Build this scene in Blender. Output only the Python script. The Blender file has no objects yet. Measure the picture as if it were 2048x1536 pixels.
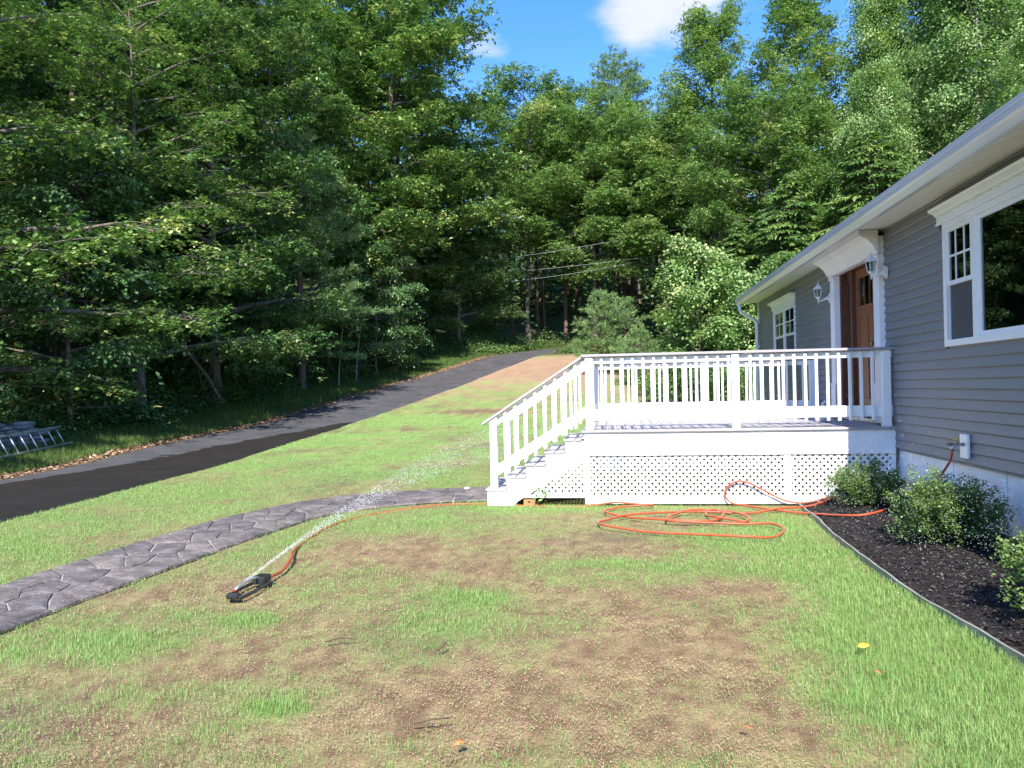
import bpy, bmesh, math, random
import numpy as np
from mathutils import Vector, Matrix
R = math.radians
PI = math.pi
sc = bpy.context.scene
COL = sc.collection

# ------------------------------------------------------------------ camera
# World axes: +Y runs along the house front, +X points at the house, ground by the deck is z = 0.
PSI = R(7.62)
TH = math.atan(8 / 1540)
RHO = R(1.16)
cam_d = bpy.data.cameras.new('camera')
cam = bpy.data.objects.new('camera', cam_d)
COL.objects.link(cam)
sc.camera = cam
cam_d.sensor_width = 36.0
cam_d.lens = 36.0 * 1540 / 2048
cam_d.clip_start = 0.05
cam_d.clip_end = 2000
_f = Vector((-math.sin(PSI) * math.cos(TH), math.cos(PSI) * math.cos(TH), math.sin(TH)))
_r0 = Vector((math.cos(PSI), math.sin(PSI), 0))
_u0 = _r0.cross(_f)
_r = _r0 * math.cos(RHO) - _u0 * math.sin(RHO)
_u = _u0 * math.cos(RHO) + _r0 * math.sin(RHO)
_m = Matrix((_r, _u, -_f)).transposed().to_4x4()
_m.translation = Vector((0, 0, 1.55))
cam.matrix_world = _m

# ------------------------------------------------------------------ light
SUN_EL = R(42.0)
SUN_AZ = R(1.0)          # degrees from -Y towards +X
sun_dir = Vector((math.sin(SUN_AZ) * math.cos(SUN_EL), -math.cos(SUN_AZ) * math.cos(SUN_EL), math.sin(SUN_EL)))
sun_d = bpy.data.lights.new('sun', 'SUN')
sun_d.energy = 4.2
sun_d.angle = R(0.53)
sun_d.color = (1.0, 0.95, 0.86)
sun = bpy.data.objects.new('sun', sun_d)
COL.objects.link(sun)
sun.rotation_euler = sun_dir.to_track_quat('Z', 'Y').to_euler()
sun.location = (0, -30, 40)

world = bpy.data.worlds.new('World')
sc.world = world
world.use_nodes = True
wt = world.node_tree
wn, wl = wt.nodes, wt.links
wn.clear()
wout = wn.new('ShaderNodeOutputWorld')
bg = wn.new('ShaderNodeBackground')
bg.inputs['Strength'].default_value = 0.142
wl.new(bg.outputs[0], wout.inputs[0])
sky = wn.new('ShaderNodeTexSky')
sky.sky_type = 'NISHITA'
sky.sun_disc = False
sky.sun_elevation = SUN_EL
sky.sun_rotation = PI - SUN_AZ
sky.air_density = 1.0
sky.dust_density = 0.15
sky.ozone_density = 2.6
sky.altitude = 100


def wmath(op, a, b=None, c=None):
    n = wn.new('ShaderNodeMath')
    n.operation = op
    for i, v in enumerate((a, b, c)):
        if v is None:
            continue
        if isinstance(v, (int, float)):
            n.inputs[i].default_value = v
        else:
            wl.new(v, n.inputs[i])
    return n.outputs[0]


# fair-weather clouds on a flat layer: direction / height
wtc = wn.new('ShaderNodeTexCoord')
wsep = wn.new('ShaderNodeSeparateXYZ')
wl.new(wtc.outputs['Generated'], wsep.inputs[0])
wz = wmath('MAXIMUM', wsep.outputs[2], 0.04)
wpx = wmath('DIVIDE', wsep.outputs[0], wz)
wpy = wmath('DIVIDE', wsep.outputs[1], wz)
wcmb = wn.new('ShaderNodeCombineXYZ')
wl.new(wpx, wcmb.inputs[0])
wl.new(wpy, wcmb.inputs[1])
wno = wn.new('ShaderNodeTexNoise')
wno.inputs['Scale'].default_value = 4.5
wno.inputs['Detail'].default_value = 9
wno.inputs['Roughness'].default_value = 0.58
wl.new(wcmb.outputs[0], wno.inputs['Vector'])
wnb = wn.new('ShaderNodeTexNoise')
wnb.inputs['Scale'].default_value = 0.9
wnb.inputs['Detail'].default_value = 2
wl.new(wcmb.outputs[0], wnb.inputs['Vector'])
field = wmath('ADD', wmath('MULTIPLY', wno.outputs[0], 0.75), wmath('MULTIPLY', wnb.outputs[0], 0.35))
CLOUDS = [(0.10, 2.04, 0.20, 0.30), (0.20, 1.90, 0.15, 0.22), (0.02, 2.28, 0.11, 0.2), (-0.33, 2.22, 0.09, 0.17), (-0.36, 1.97, 0.07, 0.10),
          (-0.12, 1.93, 0.06, 0.16), (-0.13, 2.15, 0.17, -0.30), (-0.10, 2.5, 0.2, -0.28), (-0.02, 1.75, 0.14, -0.16), (-0.22, 1.85, 0.14, -0.12)]
for cx, cy, cr, ca in CLOUDS:
    dx = wmath('MULTIPLY', wmath('SUBTRACT', wpx, cx), 1 / cr)
    dy = wmath('MULTIPLY', wmath('SUBTRACT', wpy, cy), 0.75 / cr)
    d2 = wmath('ADD', wmath('MULTIPLY', dx, dx), wmath('MULTIPLY', dy, dy))
    g = wmath('DIVIDE', ca, wmath('ADD', 1.0, wmath('MULTIPLY', d2, d2)))
    field = wmath('ADD', field, g)
wmr = wn.new('ShaderNodeMapRange')
wmr.interpolation_type = 'SMOOTHSTEP'
wl.new(field, wmr.inputs[0])
wmr.inputs[1].default_value = 0.52
wmr.inputs[2].default_value = 0.92
wmr.inputs[4].default_value = 0.92
whz = wmath('MULTIPLY', wmr.outputs[0], wmath('MINIMUM', wmath('MULTIPLY', wsep.outputs[2], 6.0), 1.0))
wmix = wn.new('ShaderNodeMixRGB')
wl.new(whz, wmix.inputs[0])
whs = wn.new('ShaderNodeHueSaturation')
whs.inputs['Saturation'].default_value = 1.3
wl.new(sky.outputs[0], whs.inputs['Color'])
wtn = wn.new('ShaderNodeMixRGB')
wtn.blend_type = 'MULTIPLY'
wtn.inputs[0].default_value = 1.0
wtn.inputs[2].default_value = (.92, .84, 1.0, 1)
wl.new(whs.outputs[0], wtn.inputs[1])
wl.new(wtn.outputs[0], wmix.inputs[1])
wmix.inputs[2].default_value = (2.6, 2.66, 3.3, 1)
wl.new(wmix.outputs[0], bg.inputs[0])

sc.view_settings.view_transform = 'Standard'
sc.view_settings.look = 'None'
sc.view_settings.gamma = 1.0
sc.view_settings.use_curve_mapping = False
sc.view_settings.exposure = 1.38
sc.render.engine = 'CYCLES'
cy = sc.cycles
cy.max_bounces = 6
cy.diffuse_bounces = 3
cy.glossy_bounces = 3
cy.transmission_bounces = 4
cy.transparent_max_bounces = 8
cy.caustics_reflective = False
cy.caustics_refractive = False
cy.sample_clamp_indirect = 6.0
cy.use_denoising = True
try:
    cy.denoiser = 'OPENIMAGEDENOISE'
    cy.denoising_prefilter = 'ACCURATE'
    cy.denoising_input_passes = 'RGB_ALBEDO_NORMAL'
except Exception:
    pass

# ------------------------------------------------------------------ noise + terrain functions
rng = np.random.default_rng(7)
random.seed(7)
CS, SN = math.cos(PSI), math.sin(PSI)


def W(xc, yc):
    """ground frame turned to the view direction -> world"""
    return xc * CS - yc * SN, xc * SN + yc * CS


def C_(x, y):
    return x * CS + y * SN, -x * SN + y * CS


def hsh(ix, iy, seed):
    ix = ix.astype(np.int64)
    iy = iy.astype(np.int64)
    h = (ix * 374761393 + iy * 668265263 + seed * 982451653) & 0x7fffffff
    h = ((h ^ (h >> 13)) * 1274126177) & 0x7fffffff
    h = h ^ (h >> 16)
    return (h & 0xffff) / 65535.0


def vn(x, y, s=1.0, seed=0):
    x = np.asarray(x, float) / s
    y = np.asarray(y, float) / s
    ix, iy = np.floor(x), np.floor(y)
    fx, fy = x - ix, y - iy
    fx = fx * fx * (3 - 2 * fx)
    fy = fy * fy * (3 - 2 * fy)
    a = hsh(ix, iy, seed) * (1 - fx) + hsh(ix + 1, iy, seed) * fx
    b = hsh(ix, iy + 1, seed) * (1 - fx) + hsh(ix + 1, iy + 1, seed) * fx
    return a * (1 - fy) + b * fy


def fbm(x, y, s, seed=0, o=4):
    t = 0
    a = .5
    tot = 0
    for i in range(o):
        t = t + a * vn(x, y, s, seed + i * 17)
        tot += a
        a *= .55
        s *= .5
    return t / tot


PY = np.array([-50, 0, 13, 16.5, 22, 26.5, 30.5, 36, 40, 42, 45, 50, 58, 66, 80, 100, 130, 400.])
PZ = np.array([0, 0, 0, .03, .22, .41, .8, 1.35, 1.84, 2.15, 2.67, 3.65, 4.7, 6.2, 10.5, 18., 27, 60.])
_fy = np.arange(-50, 400, .25)
_fz = np.interp(_fy, PY, PZ)
_k = np.ones(13) / 13
_fz = np.convolve(np.pad(_fz, 6, mode='edge'), _k, 'valid')
FAR_Y = np.array([-60, 14.5, 17.2, 20.2, 22.9, 30, 40, 50, 54, 58.])
FAR_X = np.array([-9.5, -9.7, -9.6, -9.75, -9.5, -8.26, -6.2, -1.4, 2.0, 7.])
NEA_Y = np.array([-60, 9.8, 13.6, 16.5, 22, 26.5, 36, 42, 45, 50, 54, 58.])
NEA_X = np.array([-6.4, -6.5, -6.45, -6.3, -6.05, -5.63, -3.5, -1.72, -.55, 1.75, 4.4, 9.])


def far_x(yc):
    return np.interp(yc, FAR_Y, FAR_X)


def near_x(yc):
    return np.interp(yc, NEA_Y, NEA_X)


def gzc(xc, yc):
    z = np.interp(yc, _fy, _fz)
    d = far_x(yc) - xc
    z = z + .1 * np.clip(d - .25, 0, 12) * (np.asarray(yc) < 56)
    z = z + .22 * np.clip(d - 9, 0, 40) * np.clip((np.asarray(yc) - 5) / 20, 0, 1)
    z = z + np.clip(np.asarray(xc) - 14, 0, 40) * .10 * np.clip((np.asarray(yc) - 22) / 10, 0, 1)
    return z


def gz(x, y):
    xc, yc = C_(np.asarray(x, float), np.asarray(y, float))
    return gzc(xc, yc)


def gzf(x, y):
    return float(gz(x, y))


WALK_UP = np.array([(-5.1, 3.0), (-5.06, 5.74), (-5.06, 6.54), (-5.02, 7.51), (-4.92, 8.73), (-4.62, 10.07), (-3.96, 11.08), (-3.02, 11.61), (-2.07, 11.9), (-1.72, 11.95)])
WALK_LO = np.array([(-4.1, 3.0), (-4.06, 4.61), (-4.03, 5.57), (-3.96, 6.6), (-3.86, 8.07), (-3.7, 9.2), (-3.4, 9.75), (-2.63, 10.33), (-1.9, 10.55), (-1.72, 10.56)])


def resample(p, n):
    d = np.r_[0, np.cumsum(np.linalg.norm(np.diff(p, axis=0), axis=1))]
    t = np.linspace(0, d[-1], n)
    return np.stack([np.interp(t, d, p[:, i]) for i in range(p.shape[1])], 1)


def smooth(p, it=3):
    p = p.copy()
    for _ in range(it):
        p[1:-1] = .25 * p[:-2] + .5 * p[1:-1] + .25 * p[2:]
    return p


WU = smooth(resample(WALK_UP, 60), 6)
WLO = smooth(resample(WALK_LO, 60), 6)
WPOLY = np.concatenate([WU, WLO[::-1]])
WIN = np.concatenate([WU + (WLO - WU) * .035, (WLO - (WLO - WU) * .035)[::-1]])


def in_poly(x, y, poly):
    x = np.asarray(x, float)
    y = np.asarray(y, float)
    ins = np.zeros(x.shape, bool)
    n = len(poly)
    for i in range(n):
        x0, y0 = poly[i]
        x1, y1 = poly[(i + 1) % n]
        c = ((y0 > y) != (y1 > y))
        with np.errstate(divide='ignore', invalid='ignore'):
            xi = (x1 - x0) * (y - y0) / (y1 - y0 + 1e-12) + x0
        ins ^= c & (x < xi)
    return ins


BEDX_Y = np.array([-6, 3.0, 4.5, 5.3, 6.5, 8.0, 10.15])
BEDX_X = np.array([2.3, 2.25, 2.17, 2.12, 2.08, 2.14, 2.27])


def bed_x(y):
    return np.interp(y, BEDX_Y, BEDX_X)


DECK_X0, DECK_X1, DECK_Y0, DECK_Y1 = -.42, 3.46, 10.15, 13.95
DECK_Z = .972
WALLX = 3.47


def on_lawn(x, y, margin=0.0):
    xc, yc = C_(x, y)
    ok = (xc > near_x(yc) + margin) & ~in_poly(x, y, WIN)
    ok &= ~((x > bed_x(y) - .01) & (y < 10.2) & (x < 8))
    ok &= ~((x > DECK_X0 - .02) & (x < 14) & (y > 10.17) & (y < 19.1))
    ok &= ~((x > -1.72) & (x < -.4) & (y > 10.17) & (y < 11.55))
    return ok


# grass coverage 0..1 : real patches of a newly seeded lawn (x, y, rx, ry, amount)
PATCH = [(1.9, 6.6, .45, 3.2, .55), (1.75, 4.6, .55, 1.6, .5), (1.6, 3.3, .6, .9, .35), (-2.4, 8.7, 1.1, .75, .45), (-3.5, 8.2, .28, 1.2, .3), (-1.08, 5.72, .28, .22, .5),
         (-1.67, 3.62, .16, .10, .7), (-2.52, 5.0, .3, .2, .5), (-3.25, 4.5, .4, .3, .4), (-3.2, 5.1, .35, .3, .35), (.6, 8.1, .9, .5, .3), (1.4, 8.4, .5, .9, .4),
         (1.2, 5.3, .5, .5, .25), (-1.1, 4.9, .3, .2, .25), (.05, 6.8, .7, .3, .3), (-1.0, 10.0, 1.2, .35, .6), (.9, 9.9, 1.4, .35, .25),
         (-2.04, 7.05, .6, .45, -.35), (-1.2, 7.7, .9, .35, -.3), (-.38, 4.3, .9, .5, -.3), (.46, 4.6, .7, .45, -.35), (-.85, 3.8, .6, .3, -.25), (-1.8, 4.3, .25, .16, -.35),
         (.13, 3.6, .8, .35, -.3), (-2.4, 3.4, .5, .3, -.2), (-.14, 5.5, .9, .5, -.25), (.8, 6.1, .45, .28, -.35), (-2.3, 4.05, .4, .25, -.2),
         (-4.2, 12.6, .8, .6, -.3), (-2.9, 11.75, .9, .22, -.5), (-5.2, 29.3, 1.3, .6, -.7), (-3.8, 19.2, .9, 1.1, -.25), (-3.9, 28.8, 1.0, .6, -.6), (-9.3, 23.6, .6, .7, -.2)]


def cover(x, y):
    xc, yc = C_(x, y)
    n = fbm(x, y, 1.1, 3, 5)
    n2 = fbm(x, y, .28, 11, 3)
    # seeded strip between walk and drive is fuller than the plot by the camera
    beyond = np.clip((yc - (9.0 + .0 * xc)) / 3.0, 0, 1)
    left = np.clip((-4.6 - x) / .4, 0, 1)
    base = .47 + .33 * np.maximum(beyond, left)
    g = base + 1.0 * (n - .5) + .5 * (n2 - .5)
    for px, py, rx, ry, a in PATCH:
        d = ((x - px) / rx) ** 2 + ((y - py) / ry) ** 2
        g = g + a * np.exp(-d * (0.7 + .6 * n2))
    # bare reddish earth at the head of the drive
    far = np.clip((yc - 29) / 8, 0, 1)
    g = g - far * (.25 + 1.1 * np.clip(fbm(xc * .35, yc, 3.2, 5, 3) - .38, 0, 1))
    top = np.clip((yc - 40.5) / 1.5, 0, 1) * np.clip((49.3 - yc) / 1.2, 0, 1)
    g = g - top * (.12 + .62 * fbm(xc, yc, 2.2, 7, 3))
    return np.clip(g, 0, 1)


# ------------------------------------------------------------------ materials
MATS = {}


def lin(r, g, b):
    return (r, g, b, 1)


class NT:
    def __init__(s, name):
        s.m = bpy.data.materials.new(name)
        s.m.use_nodes = True
        s.t = s.m.node_tree
        s.t.nodes.clear()
        s.out = s.n('ShaderNodeOutputMaterial')
        MATS[name] = s.m

    def n(s, ty, **kw):
        nd = s.t.nodes.new(ty)
        for k, v in kw.items():
            setattr(nd, k, v)
        return nd

    def set(s, sock, v):
        if isinstance(v, bpy.types.NodeSocket):
            s.t.links.new(v, sock)
        else:
            sock.default_value = v

    def math(s, op, a, b=0.0, clamp=False):
        nd = s.n('ShaderNodeMath', operation=op, use_clamp=clamp)
        s.set(nd.inputs[0], a)
        s.set(nd.inputs[1], b)
        return nd.outputs[0]

    def noise(s, scale, detail=4, rough=.55, vec=None, dist=0.0):
        nd = s.n('ShaderNodeTexNoise')
        nd.inputs['Scale'].default_value = scale
        nd.inputs['Detail'].default_value = detail
        nd.inputs['Roughness'].default_value = rough
        nd.inputs['Distortion'].default_value = dist
        if vec is not None:
            s.t.links.new(vec, nd.inputs['Vector'])
        return nd.outputs[0]

    def coord(s, kind='Object', scale=None):
        tc = s.n('ShaderNodeTexCoord')
        o = tc.outputs[kind]
        if scale:
            mp = s.n('ShaderNodeMapping')
            mp.inputs['Scale'].default_value = scale
            s.t.links.new(o, mp.inputs['Vector'])
            o = mp.outputs[0]
        return o

    def ramp(s, fac, stops):
        nd = s.n('ShaderNodeValToRGB')
        els = nd.color_ramp.elements
        while len(els) < len(stops):
            els.new(.5)
        for e, (p, c) in zip(els, stops):
            e.position = p
            e.color = c if len(c) == 4 else (*c, 1)
        s.set(nd.inputs[0], fac)
        return nd.outputs[0]

    def mix(s, fac, a, b, mode='MIX'):
        nd = s.n('ShaderNodeMixRGB', blend_type=mode)
        s.set(nd.inputs[0], fac)
        s.set(nd.inputs[1], a)
        s.set(nd.inputs[2], b)
        return nd.outputs[0]

    def bump(s, h, strength=.3, dist=.02):
        nd = s.n('ShaderNodeBump')
        nd.inputs['Strength'].default_value = strength
        nd.inputs['Distance'].default_value = dist
        s.set(nd.inputs['Height'], h)
        return nd.outputs[0]

    def pbr(s, color, rough=.6, metal=0.0, spec=.4, normal=None):
        nd = s.n('ShaderNodeBsdfPrincipled')
        s.set(nd.inputs['Base Color'], color)
        s.set(nd.inputs['Roughness'], rough)
        nd.inputs['Metallic'].default_value = metal
        nd.inputs['Specular IOR Level'].default_value = spec
        if normal is not None:
            s.set(nd.inputs['Normal'], normal)
        return nd

    def fin(s, shader):
        s.t.links.new(shader if isinstance(shader, bpy.types.NodeSocket) else shader.outputs[0], s.out.inputs[0])
        return s.m


def simple(name, col, rough=.6, metal=0.0, spec=.4, var=.12, nscale=8.0, bump=0.0, bscale=60.0, stretch=None):
    t = NT(name)
    co = t.coord('Object', stretch)
    v = t.noise(nscale, 5, .6, co)
    a = tuple(c * (1 - var) for c in col) + (1,)
    b = tuple(min(1, c * (1 + var)) for c in col) + (1,)
    c = t.ramp(v, [(.3, a), (.7, b)])
    nm = t.bump(t.noise(bscale, 3, .6, co), bump, .004) if bump else None
    rr = t.math('ADD', t.math('MULTIPLY', v, .2), rough - .1)
    return t.fin(t.pbr(c, rr, metal, spec, nm))


simple('white_paint', (.84, .84, .84), .5, var=.05, nscale=2.2, bump=.08)
simple('white_vinyl', (.82, .83, .84), .38, var=.03, nscale=2)
simple('gutter_white', (.60, .61, .64), .20, spec=.6, var=.05, nscale=1.2, stretch=(1, .3, 1))
simple('soffit_white', (.84, .84, .82), .55, var=.04)
simple('siding_gray', (.212, .216, .230), .55, var=.05, nscale=1.3, bump=.12, bscale=90, stretch=(1, .25, 4))
simple('cap_gray', (.33, .305, .325), .6, var=.10, nscale=6, stretch=(.3, .3, 3), bump=.1)
simple('foundation_paint', (.84, .85, .88), .8, var=.09, nscale=2.2, bump=.25, bscale=35)
simple('door_wood', (.23, .088, .038), .45, var=.30, nscale=14, stretch=(1, 6, .5), bump=.1)
simple('door_frame_wood', (.11, .042, .022), .45, var=.30, nscale=14, stretch=(4, 4, .5), bump=.1)
simple('lantern_white', (.78, .79, .80), .35, var=.03)
simple('brass', (.42, .30, .12), .35, 1.0, var=.2)
simple('steel', (.45, .45, .46), .35, 1.0, var=.15)
simple('shingle', (.10, .10, .105), .85, var=.25, nscale=20, bump=.4, bscale=120)
simple('hose_orange', (.40, .075, .028), .42, var=.16, nscale=5, bump=.05)
simple('sprinkler_black', (.022, .026, .026), .35, var=.2)
simple('sprinkler_red', (.28, .02, .02), .4, var=.1)
simple('aluminium', (.56, .58, .60), .42, .85, var=.18, nscale=6)
simple('edging', (.24, .24, .20), .7, var=.25, nscale=5)
simple('stone_grey', (.20, .20, .195), .9, var=.35, nscale=7, bump=.6, bscale=30)
simple('underdeck_wood', (.34, .17, .07), .7, var=.25, nscale=9)  # bare orange-brown framing wood under the deck, its own colour
simple('ornament', (.55, .57, .60), .5, var=.15, nscale=18)
simple('wire', (.30, .30, .31), .5, var=.1)
simple('curtain', (.16, .30, .27), .9, var=.1, nscale=3)
simple('room', (.10, .10, .10), .9, var=.1)
simple('dead_wood', (.26, .20, .16), .9, var=.3, nscale=9, bump=.4)
simple('stick', (.10, .065, .045), .9, var=.3)
simple('leaf_yellow', (.78, .50, .06), .6, var=.15, nscale=40)
simple('leaf_orange', (.62, .22, .07), .6, var=.2, nscale=40)
simple('stone_white', (.46, .44, .41), .8, var=.2, nscale=20)

# deck boards : greyish composite, water marks
t = NT('decking')
co = t.coord('Object')
gr = t.noise(18, 4, .6, t.coord('Object', (6, .4, 1)))
wet = t.noise(2.6, 5, .6, co)
c = t.ramp(gr, [(.3, lin(.36, .33, .345)), (.7, lin(.47, .43, .45))])
wm = t.ramp(wet, [(.47, lin(0, 0, 0)), (.56, lin(1, 1, 1))])
c = t.mix(wm, c, t.mix(1.0, c, lin(.78, .76, .78), 'MULTIPLY'))
rr = t.math('SUBTRACT', .62, t.math('MULTIPLY', wm, .36))
t.fin(t.pbr(c, rr, 0, .5, t.bump(gr, .1, .003)))

# asphalt : dry grey, soaked black-brown where the sprinkler reaches
t = NT('asphalt')
co = t.coord('Object')
at = t.n('ShaderNodeAttribute', attribute_name='wet')
fine = t.noise(110, 3, .7, co)
med = t.noise(1.4, 5, .6, co)
dry = t.ramp(med, [(.3, lin(.050, .048, .052)), (.72, lin(.095, .091, .096))])
dry = t.mix(.55, dry, t.ramp(fine, [(.3, lin(.4, .4, .4)), (.75, lin(1.5, 1.5, 1.5))]), 'MULTIPLY')
wetc = t.ramp(med, [(.3, lin(.016, .0135, .012)), (.7, lin(.026, .022, .019))])
wetc = t.mix(t.ramp(t.noise(160, 2, .6, co), [(.70, lin(0, 0, 0)), (.76, lin(1, 1, 1))]), wetc, lin(.22, .21, .20))
edge = t.math('ADD', at.outputs['Fac'], t.math('MULTIPLY', t.math('SUBTRACT', t.noise(1.7, 6, .62, co), .5), 1.3))
wf = t.ramp(edge, [(.46, lin(0, 0, 0)), (.56, lin(1, 1, 1))])
c = t.mix(wf, dry, wetc)
rr = t.math('SUBTRACT', .88, t.math('MULTIPLY', wf, .30))
t.fin(t.pbr(c, rr, 0, .3, t.bump(fine, .5, .006)))

# stamped walkway stones
t = NT('flagstone')
co = t.coord('Object')
oi = t.n('ShaderNodeObjectInfo')
big = t.noise(5.0, 6, .7, co)
fine = t.noise(26, 5, .65, co)
c = t.ramp(big, [(.28, lin(.078, .066, .062)), (.5, lin(.160, .140, .132)), (.75, lin(.28, .25, .235))])
c = t.mix(.5, c, t.ramp(fine, [(.3, lin(.6, .6, .6)), (.7, lin(1.3, 1.3, 1.3))]), 'MULTIPLY')
c = t.mix(1.0, c, t.ramp(oi.outputs['Random'], [(0, lin(.78, .78, .8)), (1, lin(1.2, 1.17, 1.12))]), 'MULTIPLY')
t.fin(t.pbr(c, t.math('ADD', t.math('MULTIPLY', big, .3), .5), 0, .4, t.bump(t.math('ADD', fine, t.math('MULTIPLY', big, 2.5)), .9, .02)))
simple('walk_joint', (.30, .27, .25), .85, var=.3, nscale=9, bump=.4, bscale=50)

# ground : colour comes from what grows or lies there (vertex colour), broken up by fine grain
t = NT('ground')
co = t.coord('Object')
at = t.n('ShaderNodeVertexColor', layer_name='Col')
n1 = t.noise(55, 4, .7, co)
n2 = t.noise(14, 5, .65, co)
n3 = t.noise(170, 2, .6, co)
c = t.mix(.8, at.outputs[0], t.ramp(n1, [(.25, lin(.45, .43, .40)), (.5, lin(1, 1, 1)), (.78, lin(1.5, 1.48, 1.4))]), 'MULTIPLY')
c = t.mix(.6, c, t.ramp(n2, [(.3, lin(.7, .68, .64)), (.7, lin(1.25, 1.25, 1.22))]), 'MULTIPLY')
t.fin(t.pbr(c, .92, 0, .15, t.bump(t.math('ADD', n1, t.math('MULTIPLY', n3, .5)), .75, .02)))

# mulch
t = NT('mulch')
co = t.coord('Object')
c = t.ramp(t.noise(70, 4, .7, co), [(.3, lin(.006, .005, .005)), (.6, lin(.024, .019, .018)), (.85, lin(.06, .05, .05))])
t.fin(t.pbr(c, .8, 0, .35, t.bump(t.noise(60, 4, .7, co), .9, .03)))
t = NT('mulch_chip')
at = t.n('ShaderNodeAttribute', attribute_name='tint')
c = t.ramp(at.outputs['Fac'], [(0, lin(.008, .007, .007)), (.7, lin(.03, .024, .022)), (.93, lin(.07, .045, .035)), (1, lin(.20, .17, .15))])
t.fin(t.pbr(c, .75, 0, .4))


def leafmat(name, stops, rough=.5, trans=.35, spec=.35, objvar=.25, tr_gain=(1.15, 1.25, .6)):
    t = NT(name)
    at = t.n('ShaderNodeAttribute', attribute_name='tint')
    oi = t.n('ShaderNodeObjectInfo')
    c = t.ramp(at.outputs['Fac'], stops)
    c = t.mix(objvar, c, t.ramp(oi.outputs['Random'], [(0, lin(.62, .7, .6)), (.5, lin(1, 1, 1)), (1, lin(1.35, 1.2, .9))]), 'MULTIPLY')
    p = t.pbr(c, rough, 0, spec)
    tr = t.n('ShaderNodeBsdfTranslucent')
    t.set(tr.inputs[0], t.mix(1.0, c, lin(*tr_gain), 'MULTIPLY'))
    mx = t.n('ShaderNodeMixShader')
    mx.inputs[0].default_value = trans
    t.t.links.new(p.outputs[0], mx.inputs[1])
    t.t.links.new(tr.outputs[0], mx.inputs[2])
    return t.fin(mx)


leafmat('oak_leaf', [(0, lin(0.058, 0.131, 0.035)), (.5, lin(0.144, 0.262, 0.074)), (.85, lin(0.289, 0.407, 0.134)), (1, lin(0.549, 0.569, 0.248))], .36, .24, .5)
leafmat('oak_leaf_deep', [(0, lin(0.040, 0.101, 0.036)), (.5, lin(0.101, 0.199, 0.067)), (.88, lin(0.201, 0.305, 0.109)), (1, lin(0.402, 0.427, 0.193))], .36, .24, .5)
leafmat('maple_leaf', [(0, lin(0.084, 0.173, 0.053)), (.5, lin(0.188, 0.312, 0.103)), (.85, lin(0.306, 0.434, 0.161)), (1, lin(0.492, 0.497, 0.233))], .46, .32)
leafmat('birch_leaf', [(0, lin(0.093, 0.188, 0.057)), (.5, lin(0.201, 0.331, 0.106)), (.85, lin(0.317, 0.446, 0.180)), (1, lin(0.466, 0.518, 0.267))], .46, .32)
leafmat('pine_needle', [(0, lin(.055, .125, .045)), (.5, lin(.145, .25, .09)), (.85, lin(.27, .39, .14)), (1, lin(.38, .44, .15))], .5, .22, objvar=.15)
leafmat('hemlock_needle', [(0, lin(.055, .120, .030)), (.5, lin(.135, .235, .055)), (.85, lin(.23, .33, .09)), (1, lin(.32, .37, .13))], .5, .26, objvar=.15)
leafmat('shrub_leaf', [(0, lin(0.040, 0.087, 0.030)), (.5, lin(0.087, 0.177, 0.052)), (1, lin(0.193, 0.288, 0.096))], .48, .3)
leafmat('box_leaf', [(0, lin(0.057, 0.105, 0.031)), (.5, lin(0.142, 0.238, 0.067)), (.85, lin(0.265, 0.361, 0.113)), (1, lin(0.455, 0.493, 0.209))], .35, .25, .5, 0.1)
leafmat('grey_leaf', [(0, lin(.10, .14, .13)), (1, lin(.30, .36, .36))], .6, .2, objvar=0)
leafmat('rust_leaf', [(0, lin(.16, .08, .02)), (1, lin(.42, .24, .06))], .6, .25, objvar=0)
leafmat('grass_blade', [(0, lin(.15, .26, .065)), (.5, lin(.215, .37, .105)), (.85, lin(.29, .43, .15)), (1, lin(.46, .44, .21))], .55, .35, .25, 0)
leafmat('verge_grass', [(0, lin(0.048, 0.096, 0.024)), (.6, lin(0.096, 0.168, 0.040)), (1, lin(0.192, 0.228, 0.079))], .6, .3, .2, 0)
leafmat('straw', [(0, lin(.19, .125, .085)), (.35, lin(.33, .235, .14)), (.8, lin(.45, .335, .20)), (1, lin(.54, .43, .28))], .85, .1, .15, 0, (1, 1, 1))
leafmat('litter', [(0, lin(.09, .05, .028)), (.5, lin(.24, .145, .085)), (1, lin(.48, .35, .23))], .8, .1, .2, 0, (1, 1, 1))

t = NT('bark')
co = t.coord('Object', (6, 6, 1.1))
b1 = t.noise(3.2, 6, .65, co, .6)
c = t.ramp(b1, [(.3, lin(.06, .047, .038)), (.55, lin(.18, .15, .13)), (.8, lin(.33, .29, .25))])
t.fin(t.pbr(c, .92, 0, .15, t.bump(b1, .9, .05)))
t = NT('pine_bark')
co = t.coord('Object', (5, 5, 1.2))
b1 = t.noise(3.0, 6, .65, co, .5)
c = t.ramp(b1, [(.3, lin(.06, .04, .035)), (.55, lin(.17, .115, .095)), (.8, lin(.30, .22, .18))])
t.fin(t.pbr(c, .92, 0, .15, t.bump(b1, .9, .05)))
t = NT('birch_bark')
co = t.coord('Object', (2, 2, 6))
b1 = t.noise(2.2, 5, .6, co)
c = t.ramp(b1, [(.32, lin(.10, .085, .07)), (.5, lin(.34, .30, .26)), (.8, lin(.48, .44, .38))])
t.fin(t.pbr(c, .85, 0, .2, t.bump(b1, .4, .02)))

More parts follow.
